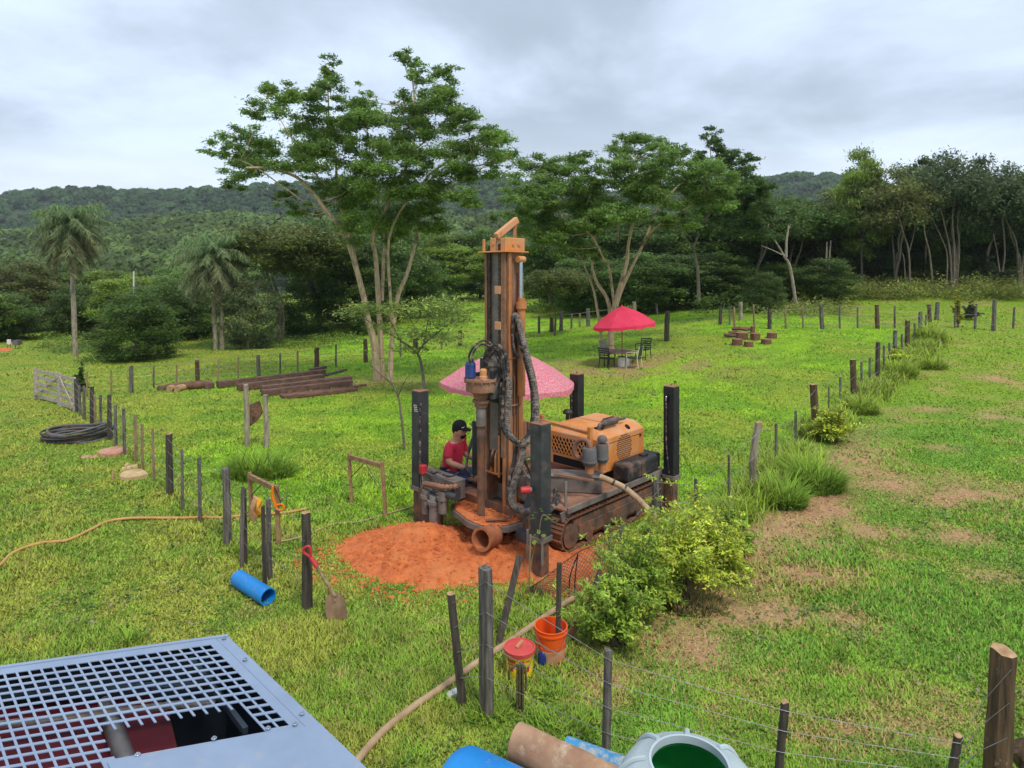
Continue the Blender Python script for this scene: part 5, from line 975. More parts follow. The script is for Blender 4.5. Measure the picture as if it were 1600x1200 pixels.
# pink parasol behind the mast
def parasol(name, label, base, zr, za, Rr, tilt, canm, n=8, valance=.12, polem=None, pole_r=.02, dirx=0):
    root = empty(name, base, label, 'parasol'); rot = Matrix.Rotation(tilt, 3, 'Y') @ Matrix.Rotation(dirx, 3, 'X'); apex = base+UP*za
    def q(r, k, z, s_=0): a = 2*math.pi*(k+s_)/n+.2; return apex+rot @ Vector((r*math.cos(a), r*math.sin(a), z-za))
    for k in range(n):
        mb = MB(); rows = []
        for i, (f_, zf) in enumerate(((.03, 1), (.12, .955), (.4, .74), (.7, .42), (1, 0))):
            sag = .0 if i == 0 else -.02*math.sin(f_*math.pi)
            rows.append([q(Rr*f_*(1-(.04*math.sin(s_*math.pi) if i else 0)), k, zr+(za-zr)*zf+sag*math.sin(s_*math.pi), s_) for s_ in (0, .25, .5, .75, 1)])
        lastr = [p+rot @ Vector((0, 0, -valance*(1+.25*math.sin(j*2.1+k)))) for j, p in enumerate(rows[-1])]; rows.append(lastr)
        vs = [p for r in rows for p in r]; mb.add(vs, [(i*5+j, i*5+j+1, (i+1)*5+j+1, (i+1)*5+j) for i in range(len(rows)-1) for j in range(4)])
        mb.build('canopy_panel', canm, root, smooth=True)
        MB().tube([q(.03, k, za-.06), q(Rr*.5, k, zr+(za-zr)*.62-.03), q(Rr*.98, k, zr-.01)], .008, 5).build('rib', m_gsteel, root)
    MB().tube([base-UP*.1, apex+UP*.05], pole_r, 8).build('pole', polem or m_gsteel, root, smooth=True)
    MB().lathe(apex, [(.05, -.03), (.035, .02), (.015, .07), (0, .09)], 10).build('finial', canm, root, smooth=True)
    return root
def cloth(name, c1, c2, spots):
    m = M(name, c1, c2, 30, rough=.9, bump=.05, c3=spots, s3=38, lo3=.5, hi3=.58) if spots else M(name, c1, c2, 2, rough=.9, bump=.05)
    t = m.node_tree; b = [x for x in t.nodes if x.type == 'BSDF_PRINCIPLED'][0]; o = [x for x in t.nodes if x.type == 'OUTPUT_MATERIAL'][0]
    tr = t.nodes.new('ShaderNodeBsdfTranslucent'); mx = t.nodes.new('ShaderNodeMixShader'); mx.inputs[0].default_value = .3; src = b.inputs['Base Color'].links[0].from_socket
    t.links.new(src, tr.inputs[0]); t.links.new(b.outputs[0], mx.inputs[1]); t.links.new(tr.outputs[0], mx.inputs[2]); t.links.new(mx.outputs[0], o.inputs[0]); return m
m_pink = cloth('faded_pink_cloth', C(240, 136, 150), C(228, 118, 134), C(240, 190, 196)); m_redc = cloth('red_cloth', C(250, 78, 110), C(240, 62, 96), None)
p = P(795, 600, 12.0); base = Vector((p.x, p.y, H(p.x, p.y)))
parasol('parasol', 'faded speckled pink parasol open behind the drill mast', base, P(0, 597, 12.0).z-base.z, P(0, 545, 12.0).z-base.z, 1.28, .03, m_pink, 8, .09)
# red parasol with table and chairs
g = G(972, 571); d = g.y
parasol('parasol', 'red garden parasol standing over the garden table', g, (513-0) and P(0, 507, d).z-g.z, P(0, 479, d).z-g.z, .050*d, -.10, m_redc, 8, .13, m_rust, .022)
tb_ = G(966, 573); root = empty('garden_table', tb_, 'low grey garden table with dark legs under the red parasol', 'table'); zt = P(0, 550, tb_.y).z
MB().lathe(Vector((tb_.x, tb_.y+.2, zt)), [(0, -.03), (.68, -.03), (.70, 0), (.68, .02), (0, .02)], 20).build('tabletop', m_gsteel, root, smooth=True)
for k in range(4): a = k*1.571+.6; MB().cyl((tb_.x+.55*math.cos(a), tb_.y+.2+.5*math.sin(a), tb_.z-.05), (tb_.x+.5*math.cos(a), tb_.y+.2+.45*math.sin(a), zt-.02), .025, n=7).build('leg', m_black, root)
gb2 = G(974, 572); tag(MB().lathe(gb2, [(0, -.02), (.24, 0), (.26, .38), (.22, .40), (0, .40)], 14).build('parasol_weight', m_white, org=gb2, smooth=True), 'pale bucket shaped parasol foot under the table', 'parasol base')
def chair(label, px, py, rz, mat, slat, sc_=1.0, seatm=None):
    g = G(px, py); root = empty('garden_chair', g, label, 'chair', 'garden chairs round the table'); root.rotation_euler = (0, 0, rz); o0 = ORG[root.name]
    def W(x, y, z): return o0+Vector((x, y, z))*sc_
    for x in (-.24, .24):
        MB().tube([W(x, -.24, -.05), W(x, -.22, .42)], .018, 6).build('leg', mat, root); MB().tube([W(x, .26, -.05), W(x, .2, .42), W(x, .3, .9)], .018, 6).build('leg', mat, root)
        MB().tube(spline([W(x*1.05, .22, .64), W(x*1.12, 0, .66), W(x*1.08, -.22, .62), W(x, -.24, .42)], 4), .018, 6).build('armrest', mat, root)
    MB().box(W(0, -.01, .42), (.25*sc_, 0, 0), (0, .24*sc_, 0), (0, 0, .018)).build('seat', seatm or mat, root, bevel=.01)
    if slat:
        for i in range(5): MB().bar(W(-.24, .21+.02*i, .48+.095*i), W(.24, .21+.02*i, .48+.095*i), .02, .05, (0, 0, 1)).build('slat', mat, root)
    else: MB().prism([W(-.22, .215, .48), W(.22, .215, .48), W(.2, .29, .88), W(-.2, .29, .88)], Vector((0, .02, 0))).build('backrest', seatm or mat, root, bevel=.008)
m_dgreen = M('dark_green_metal', C(44, 66, 58), C(30, 44, 40), 5, rough=.5, bump=.05); m_cr = M('cream_plastic', C(224, 212, 192), C(200, 186, 166), 4, rough=.5, bump=0)
chair('white framed chair with dark green back at the right of the table', 991, 575, -2.1, m_cr, False, 1.0, m_dgreen); chair('dark slatted metal chair behind the table on the right', 1005, 561, -.7, m_dgreen, True)
chair('pale grey plastic chair behind the table on the left', 950, 564, .8, M('grey_plastic', C(150, 152, 148), C(124, 126, 124), 4, rough=.5, bump=0), False); chair('dark tubular chair in front of the table on the left', 948, 575, 2.5, m_black, True, .95)

# ------------------------------------------------------------------ operator
pb = P(704, 735, 11.15); pb.z = H(pb.x, pb.y)
m_skin = M('skin', C(206, 150, 122), C(190, 134, 108), 8, rough=.55, bump=0); m_shirt = M('red_shirt', C(206, 52, 76), C(186, 42, 66), 7, rough=.9, bump=.25); m_jean = M('blue_denim', C(58, 72, 104), C(40, 50, 78), 12, rough=.9, bump=.2); m_cap = M('black_cap', C(26, 26, 28), C(20, 20, 22), 8, rough=.8, bump=.1); m_hair = M('dark_beard', C(44, 32, 26), C(30, 22, 18), 20, rough=.9, bump=.3); m_boot = M('brown_boot', C(70, 54, 42), C(50, 40, 32), 8, bump=.2)
root = empty('person', pb, 'person in red shirt and black cap sitting at the rig controls', 'person')
def skin_mesh(name, joints, edges, mat, rootv, parent, sub=2):
    me = bpy.data.meshes.new(name); me.from_pydata([j[:3] for j in joints], edges, []); me.update(); o = link_mesh(name, me, mat, parent)
    md = o.modifiers.new('skin', 'SKIN'); md.use_smooth_shade = True
    if not me.skin_vertices: me.attributes.new('tmp', 'FLOAT', 'POINT')
    lay = me.skin_vertices[0] if len(me.skin_vertices) else None
    if lay is None:
        bpy.context.view_layer.objects.active = o; bpy.ops.mesh.customdata_skin_add(); lay = me.skin_vertices[0]
    for i, j in enumerate(joints): lay.data[i].radius = (j[3], j[4] if len(j) > 4 else j[3]); lay.data[i].use_root = (i == rootv)
    s_ = o.modifiers.new('sub', 'SUBSURF'); s_.levels = s_.render_levels = sub; return o
# local frame: faces +x, sits with pelvis at z .52
J = [(0, 0, .52, .13, .15), (.03, 0, .70, .12, .15), (.08, 0, .92, .13, .17), (.10, 0, 1.03, .09, .10), (.12, 0, 1.09, .08), (.15, 0, 1.16, .105, .10), (.17, 0, 1.25, .125, .115), (.165, 0, 1.33, .10, .10),
     (.09, -.19, 1.00, .07), (.12, -.25, .78, .058), (.33, -.20, .72, .046), (.42, -.17, .74, .03), (.47, -.16, .745, .028, .035),
     (.09, .19, 1.00, .07), (.14, .25, .78, .058), (.35, .19, .76, .046), (.44, .16, .80, .03), (.49, .15, .81, .028, .035),
     (.04, -.10, .50, .1), (.42, -.15, .53, .075), (.40, -.15, .30, .055), (.36, -.15, .08, .042), (.46, -.15, .04, .04), (.04, .10, .50, .1), (.42, .15, .53, .075), (.42, .15, .30, .055), (.38, .15, .08, .042), (.48, .15, .04, .04)]
E = [(0, 1), (1, 2), (2, 3), (3, 4), (4, 5), (5, 6), (6, 7), (2, 8), (8, 9), (9, 10), (10, 11), (11, 12), (2, 13), (13, 14), (14, 15), (15, 16), (16, 17), (0, 18), (18, 19), (19, 20), (20, 21), (21, 22), (0, 23), (23, 24), (24, 25), (25, 26), (26, 27)]
k0 = len(J)
for hb, hz, hy in ((12, .745, -.16), (17, .81, .15)):   # four fingers and a thumb on each hand, curled round a lever
    hx_ = J[hb][0]
    for i, (l_, dy) in enumerate(((.055, -.026), (.065, -.009), (.06, .009), (.048, .026))):
        b_ = len(J); J += [(hx_+.03, hy+dy, hz+.005, .009), (hx_+.03+l_*.6, hy+dy, hz-.005, .009), (hx_+.03+l_*.75, hy+dy, hz-.035, .008)]; E += [(hb, b_), (b_, b_+1), (b_+1, b_+2)]
    b_ = len(J); s_ = 1 if hy < 0 else -1; J += [(hx_, hy+.04*s_, hz+.005, .011), (hx_+.035, hy+.045*s_, hz-.012, .009)]; E += [(hb, b_), (b_, b_+1)]
root.scale = (1.1, 1.1, 1.06); root.rotation_euler = (0, 0, -.45)
skin_mesh('body', J, E, m_skin, 0, root)
SJ = [(.0, 0, .46, .19, .2), (.03, 0, .70, .14, .17), (.08, 0, .91, .145, .185), (.105, 0, 1.03, .09, .11), (.09, -.19, 1.00, .085), (.115, -.25, .82, .068), (.09, .19, 1.00, .085), (.13, .25, .82, .068)]
skin_mesh('shirt', SJ, [(0, 1), (1, 2), (2, 3), (2, 4), (4, 5), (2, 6), (6, 7)], m_shirt, 0, root)
TJ = [(0, 0, .50, .16, .17), (.05, -.10, .50, .115), (.42, -.15, .53, .09), (.40, -.15, .30, .075), (.36, -.15, .10, .065), (.05, .10, .50, .115), (.42, .15, .53, .09), (.42, .15, .30, .075), (.38, .15, .10, .065)]
skin_mesh('jeans', TJ, [(0, 1), (1, 2), (2, 3), (3, 4), (0, 5), (5, 6), (6, 7), (7, 8)], m_jean, 0, root)
o0 = ORG[root.name]; hc = o0+Vector((.165, 0, 1.285))
cp = MB().lathe(hc, [(.112, -.015), (.116, .02), (.112, .06), (.09, .10), (.05, .125), (0, .13)], 18, axis=(-.08, 0, 1)).build('cap', m_cap, root, smooth=True)
MB().prism([hc+Vector((.09, -.085, -.012)), hc+Vector((.17, -.07, -.03)), hc+Vector((.20, 0, -.036)), hc+Vector((.17, .07, -.03)), hc+Vector((.09, .085, -.012))], (0, 0, .012)).build('brim', m_cap, cp)
MB().tube([hc+Vector((.085, -.085, .03)), hc+Vector((.10, -.07, .025)), hc+Vector((.112, -.045, .04))], .006, 5).build('cap_mark', m_white, cp)
MB().lathe(hc+Vector((.035, 0, -.13)), [(0, -.035), (.045, -.03), (.07, 0), (.075, .03), (.05, .04)], 14, axis=(.35, 0, 1)).build('beard', m_hair, root, smooth=True)
MB().lathe(hc+Vector((-.012, 0, -.06)), [(.06, -.055), (.095, -.03), (.11, .02), (.112, .06)], 18).build('hair', m_hair, root, smooth=True)
MB().lathe(hc+Vector((.112, 0, -.06)), [(0, -.02), (.018, -.015), (.012, .02), (0, .035)], 8, axis=(-.2, 0, 1)).build('nose', m_skin, root, smooth=True)
for s_ in (-1, 1):
    MB().lathe(hc+Vector((-.005, s_*.10, -.06)), [(0, -.03), (.018, -.02), (.02, .015), (0, .035)], 8).build('ear', m_skin, root, smooth=True)
    MB().lathe(hc+Vector((.093, s_*.035, -.035)), [(0, -.008), (.011, -.004), (.011, .004), (0, .008)], 8).build('eye', m_dark, root, smooth=True)
    MB().box(o0+Vector((.43, s_*.15, .035)), (.13, 0, 0), (0, .05, 0), (0, 0, .045)).build('shoe', m_boot, root, bevel=.025)
st_ = empty('stool', pb, 'small low stool under the rig operator', 'stool'); MB().lathe(pb+Vector((0, 0, .36)), [(0, -.03), (.16, -.03), (.17, 0), (.16, .02), (0, .02)], 16).build('seat', m_post_b, st_, smooth=True)
for k in range(3): a = k*2.09; MB().cyl(pb+Vector((.15*math.cos(a), .15*math.sin(a), -.02)), pb+Vector((.10*math.cos(a), .10*math.sin(a), .34)), .018, n=7).build('leg', m_post_b, st_)
# stick prop behind the beam
g = P(690, 757, 10.95); tag(MB().cyl(Vector((g.x-.28, g.y, H(g.x, g.y)-.02)), P(716, 738, 10.85), .018, n=7).build('wooden_stick', m_post_l, org=g), 'pale stick leaning below the seated operator', 'stick')

# ------------------------------------------------------------------ wooden saw-horse frames with things on them
def frame(label, a, at, b, bt_, mat):
    ga, gb = G(*a), G(*b); ta, tb2 = P(*at, ga.y), P(*bt_, gb.y); root = empty('sawhorse', ga, label, 'sawhorse')
    for q, t in ((ga, ta), (gb, tb2)): MB().bar(q-UP*.08, t, .055, .05, (0, 1, 0)).build('upright', mat, root)
    MB().bar(ta-UP*.06, tb2-UP*.06, .05, .07, UP).build('crossbar', mat, root); MB().tube([ga.lerp(ta, .5), ta.lerp(tb2, .5)-UP*.08], .008, 5).build('brace_wire', m_hose, root); MB().tube([gb.lerp(tb2, .45), ta.lerp(tb2, .5)-UP*.08], .006, 5).build('brace_wire', m_wire, root)
    return ga, gb, ta, tb2
m_fw = M('pale_frame_wood', C(176, 138, 98), C(130, 98, 70), 6, bump=.3)
frame('empty wooden sawhorse beside the soil heap', (550, 786), (545, 708), (603, 808), (597, 722), m_fw)
ga, gb, ta, tb2 = frame('wooden sawhorse with cloth and orange saw hanging', (394, 812), (390, 738), (436, 850), (432, 758), m_fw)
m_or2 = M('orange_plastic', C(244, 138, 30), C(226, 120, 24), 6, rough=.4, bump=0); m_tan = M('tan_cloth', C(206, 160, 116), C(176, 126, 86), 10, rough=.95, bump=.3); m_yel = M('yellow_cloth', C(236, 168, 40), C(206, 136, 30), 10, rough=.95, bump=.3)
d = gb.y-.06; sw = empty('bow_saw', P(430, 790, d), 'orange bow saw hanging on the frame upright', 'saw'); MB().tube(spline([P(427, 760, d), P(425, 772, d), P(429, 787, d), P(433, 796, d)], 6), .022, 7).build('bow', m_or2, sw, smooth=True); MB().tube(spline([P(433, 789, d), P(441, 788, d), P(444, 795, d), P(438, 797, d), P(433, 796, d)], 5), .016, 7).build('handle', m_or2, sw, smooth=True); MB().tube([P(428, 759, d), P(436, 778, d), P(440, 790, d)], .008, 4).build('blade', m_black, sw)
d = G(384, 880).y-.1
def rag(name, label, pts, mat, th=.03):
    w = [P(a, b, d) for a, b in pts]; c0 = sum(w, Vector())/len(w); mb = MB(); n = len(w); rg = random.Random(len(pts)); fr = [p+Vector((0, -rg.uniform(.01, .05), 0)) for p in w]; bk = [p+Vector((0, th, 0)) for p in w]
    mb.add(fr+bk+[c0+Vector((0, -.08, 0)), c0+Vector((0, th*1.4, 0))], [(k, (k+1) % n, 2*n) for k in range(n)]+[(n+(k+1) % n, n+k, 2*n+1) for k in range(n)]+[(n+k, n+(k+1) % n, (k+1) % n, k) for k in range(n)]); tag(mb.build(name, mat, org=c0, smooth=True), label, 'cloth')
rag('cloth_rag', 'tan rag hanging on the left fence wire', [(397, 775), (404, 780), (400, 796), (403, 806), (398, 815), (392, 812), (394, 800), (392, 790)], m_tan); rag('cloth_rag', 'yellow and black work glove hanging on the fence wire', [(402, 778), (409, 783), (406, 792), (411, 803), (404, 804), (399, 800), (401, 790)], m_yel)
# two pale posts with a bark slab between
fence('post_pair', 'pair of pale posts standing in the lawn beside tall grass', [(387, 698, 384, 601, 9, m_bark_w), (417, 698, 415, 617, 9, m_bark_w)])
d = G(387, 698).y; tag(MB().prism([P(389, 632, d), P(405, 626, d+.1), P(410, 645, d+.1), P(404, 655, d), P(390, 667, d)], Vector((0, .06, 0))).build('bark_slab', M('rough_bark', C(128, 92, 66), C(70, 48, 36), 16, bump=1), org=P(398, 650, d), bevel=.02), 'rough brown bark slab held between the pale posts', 'bark')
# shovel
g = G(481, 950); d = g.y-.12; bl = G(528, 972); sh_ = empty('shovel', bl, 'shovel with red handle leaning on the dark fence post', 'shovel'); top = P(487, 873, d); low_ = P(524, 932, bl.y+.06)
MB().tube([top, low_], .019, 9).build('shaft', m_post_l, sh_, smooth=True); MB().tube([top.lerp(low_, -.03), top.lerp(low_, .22)], .027, 9).build('socket', m_red, sh_, smooth=True)
q = top.lerp(low_, -.03); MB().tube(spline([q, P(474, 862, d), P(477, 855, d), P(484, 855, d), q], 5), .016, 7).build('grip', m_red, sh_, smooth=True)
sbm = M('muddy_shovel_steel', C(150, 124, 96), C(120, 90, 66), 8, rough=.8, bump=.2); e = bl-UP*.03; rows = []
for t, w, bow in ((0, .06, .0), (.12, .11, .02), (.5, .125, .03), (.85, .11, .02), (1, .05, .0)):
    c0 = (low_+Vector((0, 0, .03))).lerp(e, t); rows.append([c0+Vector((x*w, (1-x*x)*.03-bow, 0)) for x in (-1, -.5, 0, .5, 1)])
mb = MB(); vs = [p for r in rows for p in r]; vs2 = [p+Vector((0, .008, 0)) for p in vs]; m_ = len(vs)
mb.add(vs+vs2, [(i*5+j, i*5+j+1, i*5+j+6, i*5+j+5) for i in range(4) for j in range(4)]+[(m_+i*5+j+5, m_+i*5+j+6, m_+i*5+j+1, m_+i*5+j) for i in range(4) for j in range(4)]); mb.build('blade', sbm, sh_, smooth=True)
MB().tube([low_.lerp(top, .25), low_+Vector((0, 0, -.06))], .023, 8).build('neck', sbm, sh_, smooth=True)
# blue pipe pieces
def pipe(name, label, a, b, r, mat, th=.012, cat='pipe'):
    mb = MB(); L0 = (b-a).length; mb.lathe(a, [(r-th, 0), (r, 0), (r, L0), (r-th, L0), (r-th, 0)], 28, axis=(b-a)); return tag(mb.build(name, mat, org=a, smooth=True), label, cat)
a, b = G(372, 916), G(419, 946); r = .102; pipe('plastic_pipe', 'short bright blue plastic pipe on the lawn by the fence', a+UP*r, b+UP*r, r, m_blue)
a = Vector((-.44, 4.52, .32)); b = Vector((.61, 3.89, .32)); mb = MB(); mb.lathe(a, [(0, 0), (.24, 0), (.30, .015), (.325, .06), (.33, .10), (.33, .95), (0, .95)], 32, axis=(b-a)); tag(mb.build('plastic_barrel', m_blue, org=a, smooth=True), 'large bright blue plastic drum at the bottom frame edge', 'drum')
a = P(884, 1172, 4.95); b = a+Vector((.48, -.22, -.02)); pipe('plastic_pipe', 'faded blue pipe between the log and the water tank', a, b, .095, m_bluef)
# log
m_log = M('log_bark', C(196, 158, 124), C(156, 118, 90), 3, bump=.7, c3=C(196, 176, 150), s3=4, lo3=.58, hi3=.7); a = P(806, 1158, 4.98); b = a+Vector((.75, -.43, -.06)); mb = MB(); rg = random.Random(4)
for i in range(9):
    c0 = a.lerp(b, i/8); x, y, _ = frame_of(b-a)
    for k in range(18): t = 2*math.pi*k/18; rr = .135*(1+.05*math.sin(3*t+i*.4)+rg.uniform(-.03, .03)); mb.v.append(tuple(c0+(x*math.cos(t)+y*math.sin(t))*rr))
mb.f += [(i*18+k, i*18+(k+1) % 18, (i+1)*18+(k+1) % 18, (i+1)*18+k) for i in range(8) for k in range(18)]+[tuple(range(18))[::-1], tuple(8*18+k for k in range(18))]; tag(mb.build('log', m_log, org=a, smooth=True), 'brown tree log lying between the blue drum and blue pipe', 'log')
# water tank
ct = Vector((1.115, 4.02, .09)); m_tank = M('grey_blue_plastic', C(186, 198, 200), C(174, 188, 192), 3, rough=.45, bump=.03); m_tin = M('green_tank_inside', C(60, 190, 100), C(44, 164, 82), 3, rough=.4, bump=0)
wt = empty('water_tank', ct, 'pale grey plastic water tank with open green lined top', 'tank'); MB().lathe(ct, [(.40, -.2), (.45, .25), (.47, .5), (.47, .62), (.44, .70), (.40, .76), (.33, .81), (.262, .835), (.25, .85), (.235, .85), (.235, .80), (.26, .78)], 48).build('shell', m_tank, wt, smooth=True)
MB().lathe(ct, [(.245, .78), (.30, .77), (.40, .68), (.43, .6), (.42, .3), (.38, .03), (0, .03)], 40).build('lining', m_tin, wt, smooth=True)
for k in range(8): a_ = k*math.pi/4+1.35; c_, s_ = math.cos(a_), math.sin(a_); MB().tube(spline([ct+Vector((c_*.27, s_*.27, .835)), ct+Vector((c_*.36, s_*.36, .80)), ct+Vector((c_*.45, s_*.45, .69)), ct+Vector((c_*.475, s_*.475, .5))], 5), [.018]*16, 8).build('rib', m_tank, wt, smooth=True)
tag(MB().box(ct+Vector((.19, -.17, .865)), (.05, .03, .012), (-.02, .035, 0), (0, 0, .012)).build('yellow_tool', M('yellow_plastic', C(240, 208, 60), C(224, 190, 50), 4, rough=.5, bump=0), org=ct+Vector((.16, -.1, .9)), bevel=.006), 'yellow plastic piece lying on the water tank rim', 'tool')
# buckets and bottle
def bucket(label, px, py, r, h, mat, rim, lid=None, base_m=None):
    g = G(px, py); root = empty('bucket', g, label, 'bucket', 'plastic buckets by the corner post'); r0 = r*.86
    MB().lathe(g, [(0, .005), (r0, .0), (r0+(r-r0)*.45, h*.45), (r0+(r-r0)*.44, h*.452)], 28).build('lower_wall', base_m or mat, root, smooth=True)
    MB().lathe(g, [(r0+(r-r0)*.45, h*.45), (r*.985, h*.85), (r*1.05, h*.85), (r*1.05, h*.90), (r*1.0, h*.90), (r*1.06, h), (r*.97, h), (r*.93, h*.6), (r*.86, .05), (0, .05)], 28).build('wall', mat, root, smooth=True)
    if lid:
        l_ = MB().lathe(g+UP*h, [(r*1.08, -.03), (r*1.09, .012), (r*.98, .018), (r*.95, .006), (0, .006)], 28).build('lid', lid, root, smooth=True); MB().bar(g+UP*(h+.012)+Vector((-.03, -.02, 0)), g+UP*(h+.05)+Vector((.03, .04, 0)), .025, .02).build('brush_handle', m_tan, l_)
    x0 = g+Vector((r*1.04, -.02, h*.88)); MB().tube(spline([g+Vector((-r*1.05, -.02, h*.88)), g+Vector((-r*.6, -r*1.0, h*.66)), g+Vector((0, -r*1.16, h*.58)), g+Vector((r*.6, -r*1.0, h*.66)), x0], 6), .004, 5).build('handle', m_wire, root); return g, root
m_ob = M('orange_bucket', C(244, 96, 34), C(232, 84, 28), 4, rough=.4, bump=0); m_obl = M('dusty_bucket_wall', C(196, 150, 116), C(170, 120, 84), 5, rough=.8, bump=.05, c3=C(206, 96, 50), s3=6, lo3=.56, hi3=.66)
m_yb = M('yellow_bucket', C(240, 208, 42), C(228, 194, 34), 4, rough=.4, bump=0, c3=C(160, 130, 60), s3=9, lo3=.62, hi3=.7); m_rl = M('dusty_red_lid', C(214, 88, 80), C(196, 70, 66), 8, rough=.6, bump=.05)
bucket('open orange bucket with dusty lower half behind the thin post', 861, 1031, .165, .36, m_ob, None, None, m_obl); gy, yb = bucket('yellow paint bucket with dusty red lid', 812, 1054, .145, .27, m_yb, None, m_rl)
mb = MB()
def on_wall(a0, a1, z0, z1, r, g):
    n = 4; vs = []
    for i in range(n+1):
        t = a0+(a1-a0)*i/n
        for z in (z0, z1): rr = r*(.885+.11*(z/.27)); vs.append(g+Vector((rr*math.sin(t), -rr*math.cos(t), z)))
    return vs, [(2*i, 2*i+2, 2*i+3, 2*i+1) for i in range(n)]
for a0, a1, z0, z1 in ((-.95, -.30, .19, .215), (-.95, -.35, .155, .175), (-.9, -.5, .10, .14), (.12, .32, .19, .215), (.42, .75, .20, .21), (.15, .24, .09, .14), (.30, .48, .09, .13), (.55, .72, .10, .16)): mb.add(*on_wall(a0, a1, z0, z1, .151, gy))
mb.build('printed_label', M('red_print', C(200, 56, 40), C(180, 44, 34), 20, bump=0), yb)
g = G(848, 1040); bo = empty('bottle', g, 'dark blue plastic bottle with orange cap beside the orange bucket', 'bottle'); MB().lathe(g, [(0, 0), (.046, 0), (.05, .015), (.05, .03)], 18).build('foot', m_white, bo, smooth=True); MB().lathe(g, [(.051, .03), (.051, .11), (.045, .14), (.028, .155), (.02, .16)], 18).build('bottle_body', M('navy_plastic', C(40, 60, 130), C(32, 48, 110), 4, rough=.35, bump=0), bo, smooth=True); MB().lathe(g, [(.026, .158), (.028, .19), (.02, .195), (0, .195)], 14).build('cap', m_ob, bo, smooth=True)
g = G(893, 1000); tag(MB().prism([P(888, 990, g.y), P(896, 972, g.y), P(909, 970, g.y), P(906, 980, g.y), P(893, 1000, g.y)], Vector((0, .03, 0))).build('hoe_blade', m_rust, org=g, bevel=.004), 'dark rusty hoe blade standing behind the orange bucket', 'hoe')
# hoses on the ground
def ground_hose(name, label, pts, r, mat):
    w = spline([G(*p) for p in pts], 8); w = [Vector((p.x, p.y, H(p.x, p.y)+r*.8+.02)) for p in w]; o = MB().tube(w, r, 9).build(name, mat, org=w[0], smooth=True); tag(o, label, 'hose')
ground_hose('ground_hose', 'thick beige hose lying from the mesh gate to the frame bottom', [(935, 915), (905, 935), (868, 958), (830, 985), (790, 1013), (740, 1046), (690, 1082), (640, 1117), (600, 1150), (560, 1195), (530, 1240)], .033, m_beigeh)
ground_hose('ground_hose', 'thin orange hose crossing the lawn on the left', [(-60, 935), (0, 887), (20, 868), (60, 853), (105, 848), (140, 832), (170, 818), (210, 813), (260, 813), (312, 812), (350, 812), (388, 808), (440, 805), (480, 798)], .022, M('orange_hose', C(206, 158, 96), C(186, 136, 76), 4, rough=.5, bump=0))
ground_hose('ground_line', 'pale line on the lawn from the saw frame to the rig', [(430, 850), (470, 842), (520, 822), (560, 818), (603, 806), (640, 795), (655, 790)], .011, m_beigeh)
# mesh gate panel
A = G(826, 928); Bp = G(966, 905); mg = empty('mesh_gate', A, 'sagging wire mesh panel with stakes in front of the soil', 'mesh panel'); tA, tB = P(829, 840, A.y), P(968, 832, Bp.y)
A2 = A+UP*.02; tl = P(828, 915, A.y); tops = [P(828, 918, A.y), P(848, 905, A.y+.0), P(880, 880, (A.y+Bp.y)/2), P(905, 862, (A.y+Bp.y)/2), P(935, 848, Bp.y), P(966, 832, Bp.y)]
tp_ = spline(tops, 10); bot = spline([A, G(850, 932), G(885, 935), G(910, 938), G(940, 935), Bp], 10); mb = MB(); n = len(tp_)
nv = 22
def mp(i, j): t = max(0, min(n-1, i)); a, b = tp_[t], bot[t]; return b.lerp(a, j/nv)
for i in range(-nv, n):
    for s_ in (0, 1):
        pl = []
        for j in range(0, nv+1, 2):
            k = i+j if s_ == 0 else i+nv-j
            if 0 <= k < n: pl.append(mp(k, j)+Vector((0, .002*s_, 0)))
        if len(pl) > 1 and i % 2 == 0: mb.tube(pl, .0028, 3, False)
mo = mb.build('wire_mesh', m_post_d, mg); MB().tube(tp_, .006, 5).build('top_wire', m_post_d, mg)
MB().tube([A-UP*.1, P(829, 835, A.y)], .012, 6).build('stake', m_post_l, mg)
for px in (889, 897): q = G(px, 938); MB().tube(spline([q, P(px+2, 900, q.y), P(903, 866, q.y)], 5), .008, 5).build('tie_strap', m_black, mg)
# coil of black pipe
g = G(108, 690); co = empty('hose_coil', g, 'coil of black plastic pipe lying on the left lawn', 'hose coil'); Rx, Ry = .78, .62
for k in range(9):
    pts = []; rg = random.Random(k)
    ox, oy = rg.uniform(-.06, .06), rg.uniform(-.06, .06); sc_ = rg.uniform(.82, 1.02)
    for i in range(41): t = i/40*6.283; pts.append(g+Vector((math.cos(t)*Rx*sc_+ox, .3+math.sin(t)*Ry*sc_+oy, .03+.03*k*.8+.02*math.sin(t*2+k)+.10*max(0, math.cos(t))*k/9)))
    MB().tube(pts, .026, 7).build('loop', m_plast if k % 2 else m_filt, co, smooth=True)
# stones
def stone(label, px, py, w, h, dep, mat, seed, name='flat_stone'):
    g = G(px, py); d = g.y; rg = random.Random(seed); n = 9; W = w*d/F/2; poly = [(math.cos(2*math.pi*k/n)*W*rg.uniform(.8, 1.1), math.sin(2*math.pi*k/n)*dep*rg.uniform(.75, 1.1)) for k in range(n)]; hh = h*d/F
    mb = MB(); vs = [g+Vector((x*1.02, y*1.02+dep*.4, -.03)) for x, y in poly]+[g+Vector((x, y+dep*.4, hh*.6+rg.uniform(-.1, .1)*hh)) for x, y in poly]+[g+Vector((x*.8, y*.8+dep*.4, hh+rg.uniform(-.1, .1)*hh)) for x, y in poly]
    mb.add(vs, [(k, (k+1) % n, n+(k+1) % n, n+k) for k in range(n)]+[(n+k, n+(k+1) % n, 2*n+(k+1) % n, 2*n+k) for k in range(n)]+[tuple(2*n+k for k in range(n))]); tag(mb.build(name, mat, org=g), label, 'stone')
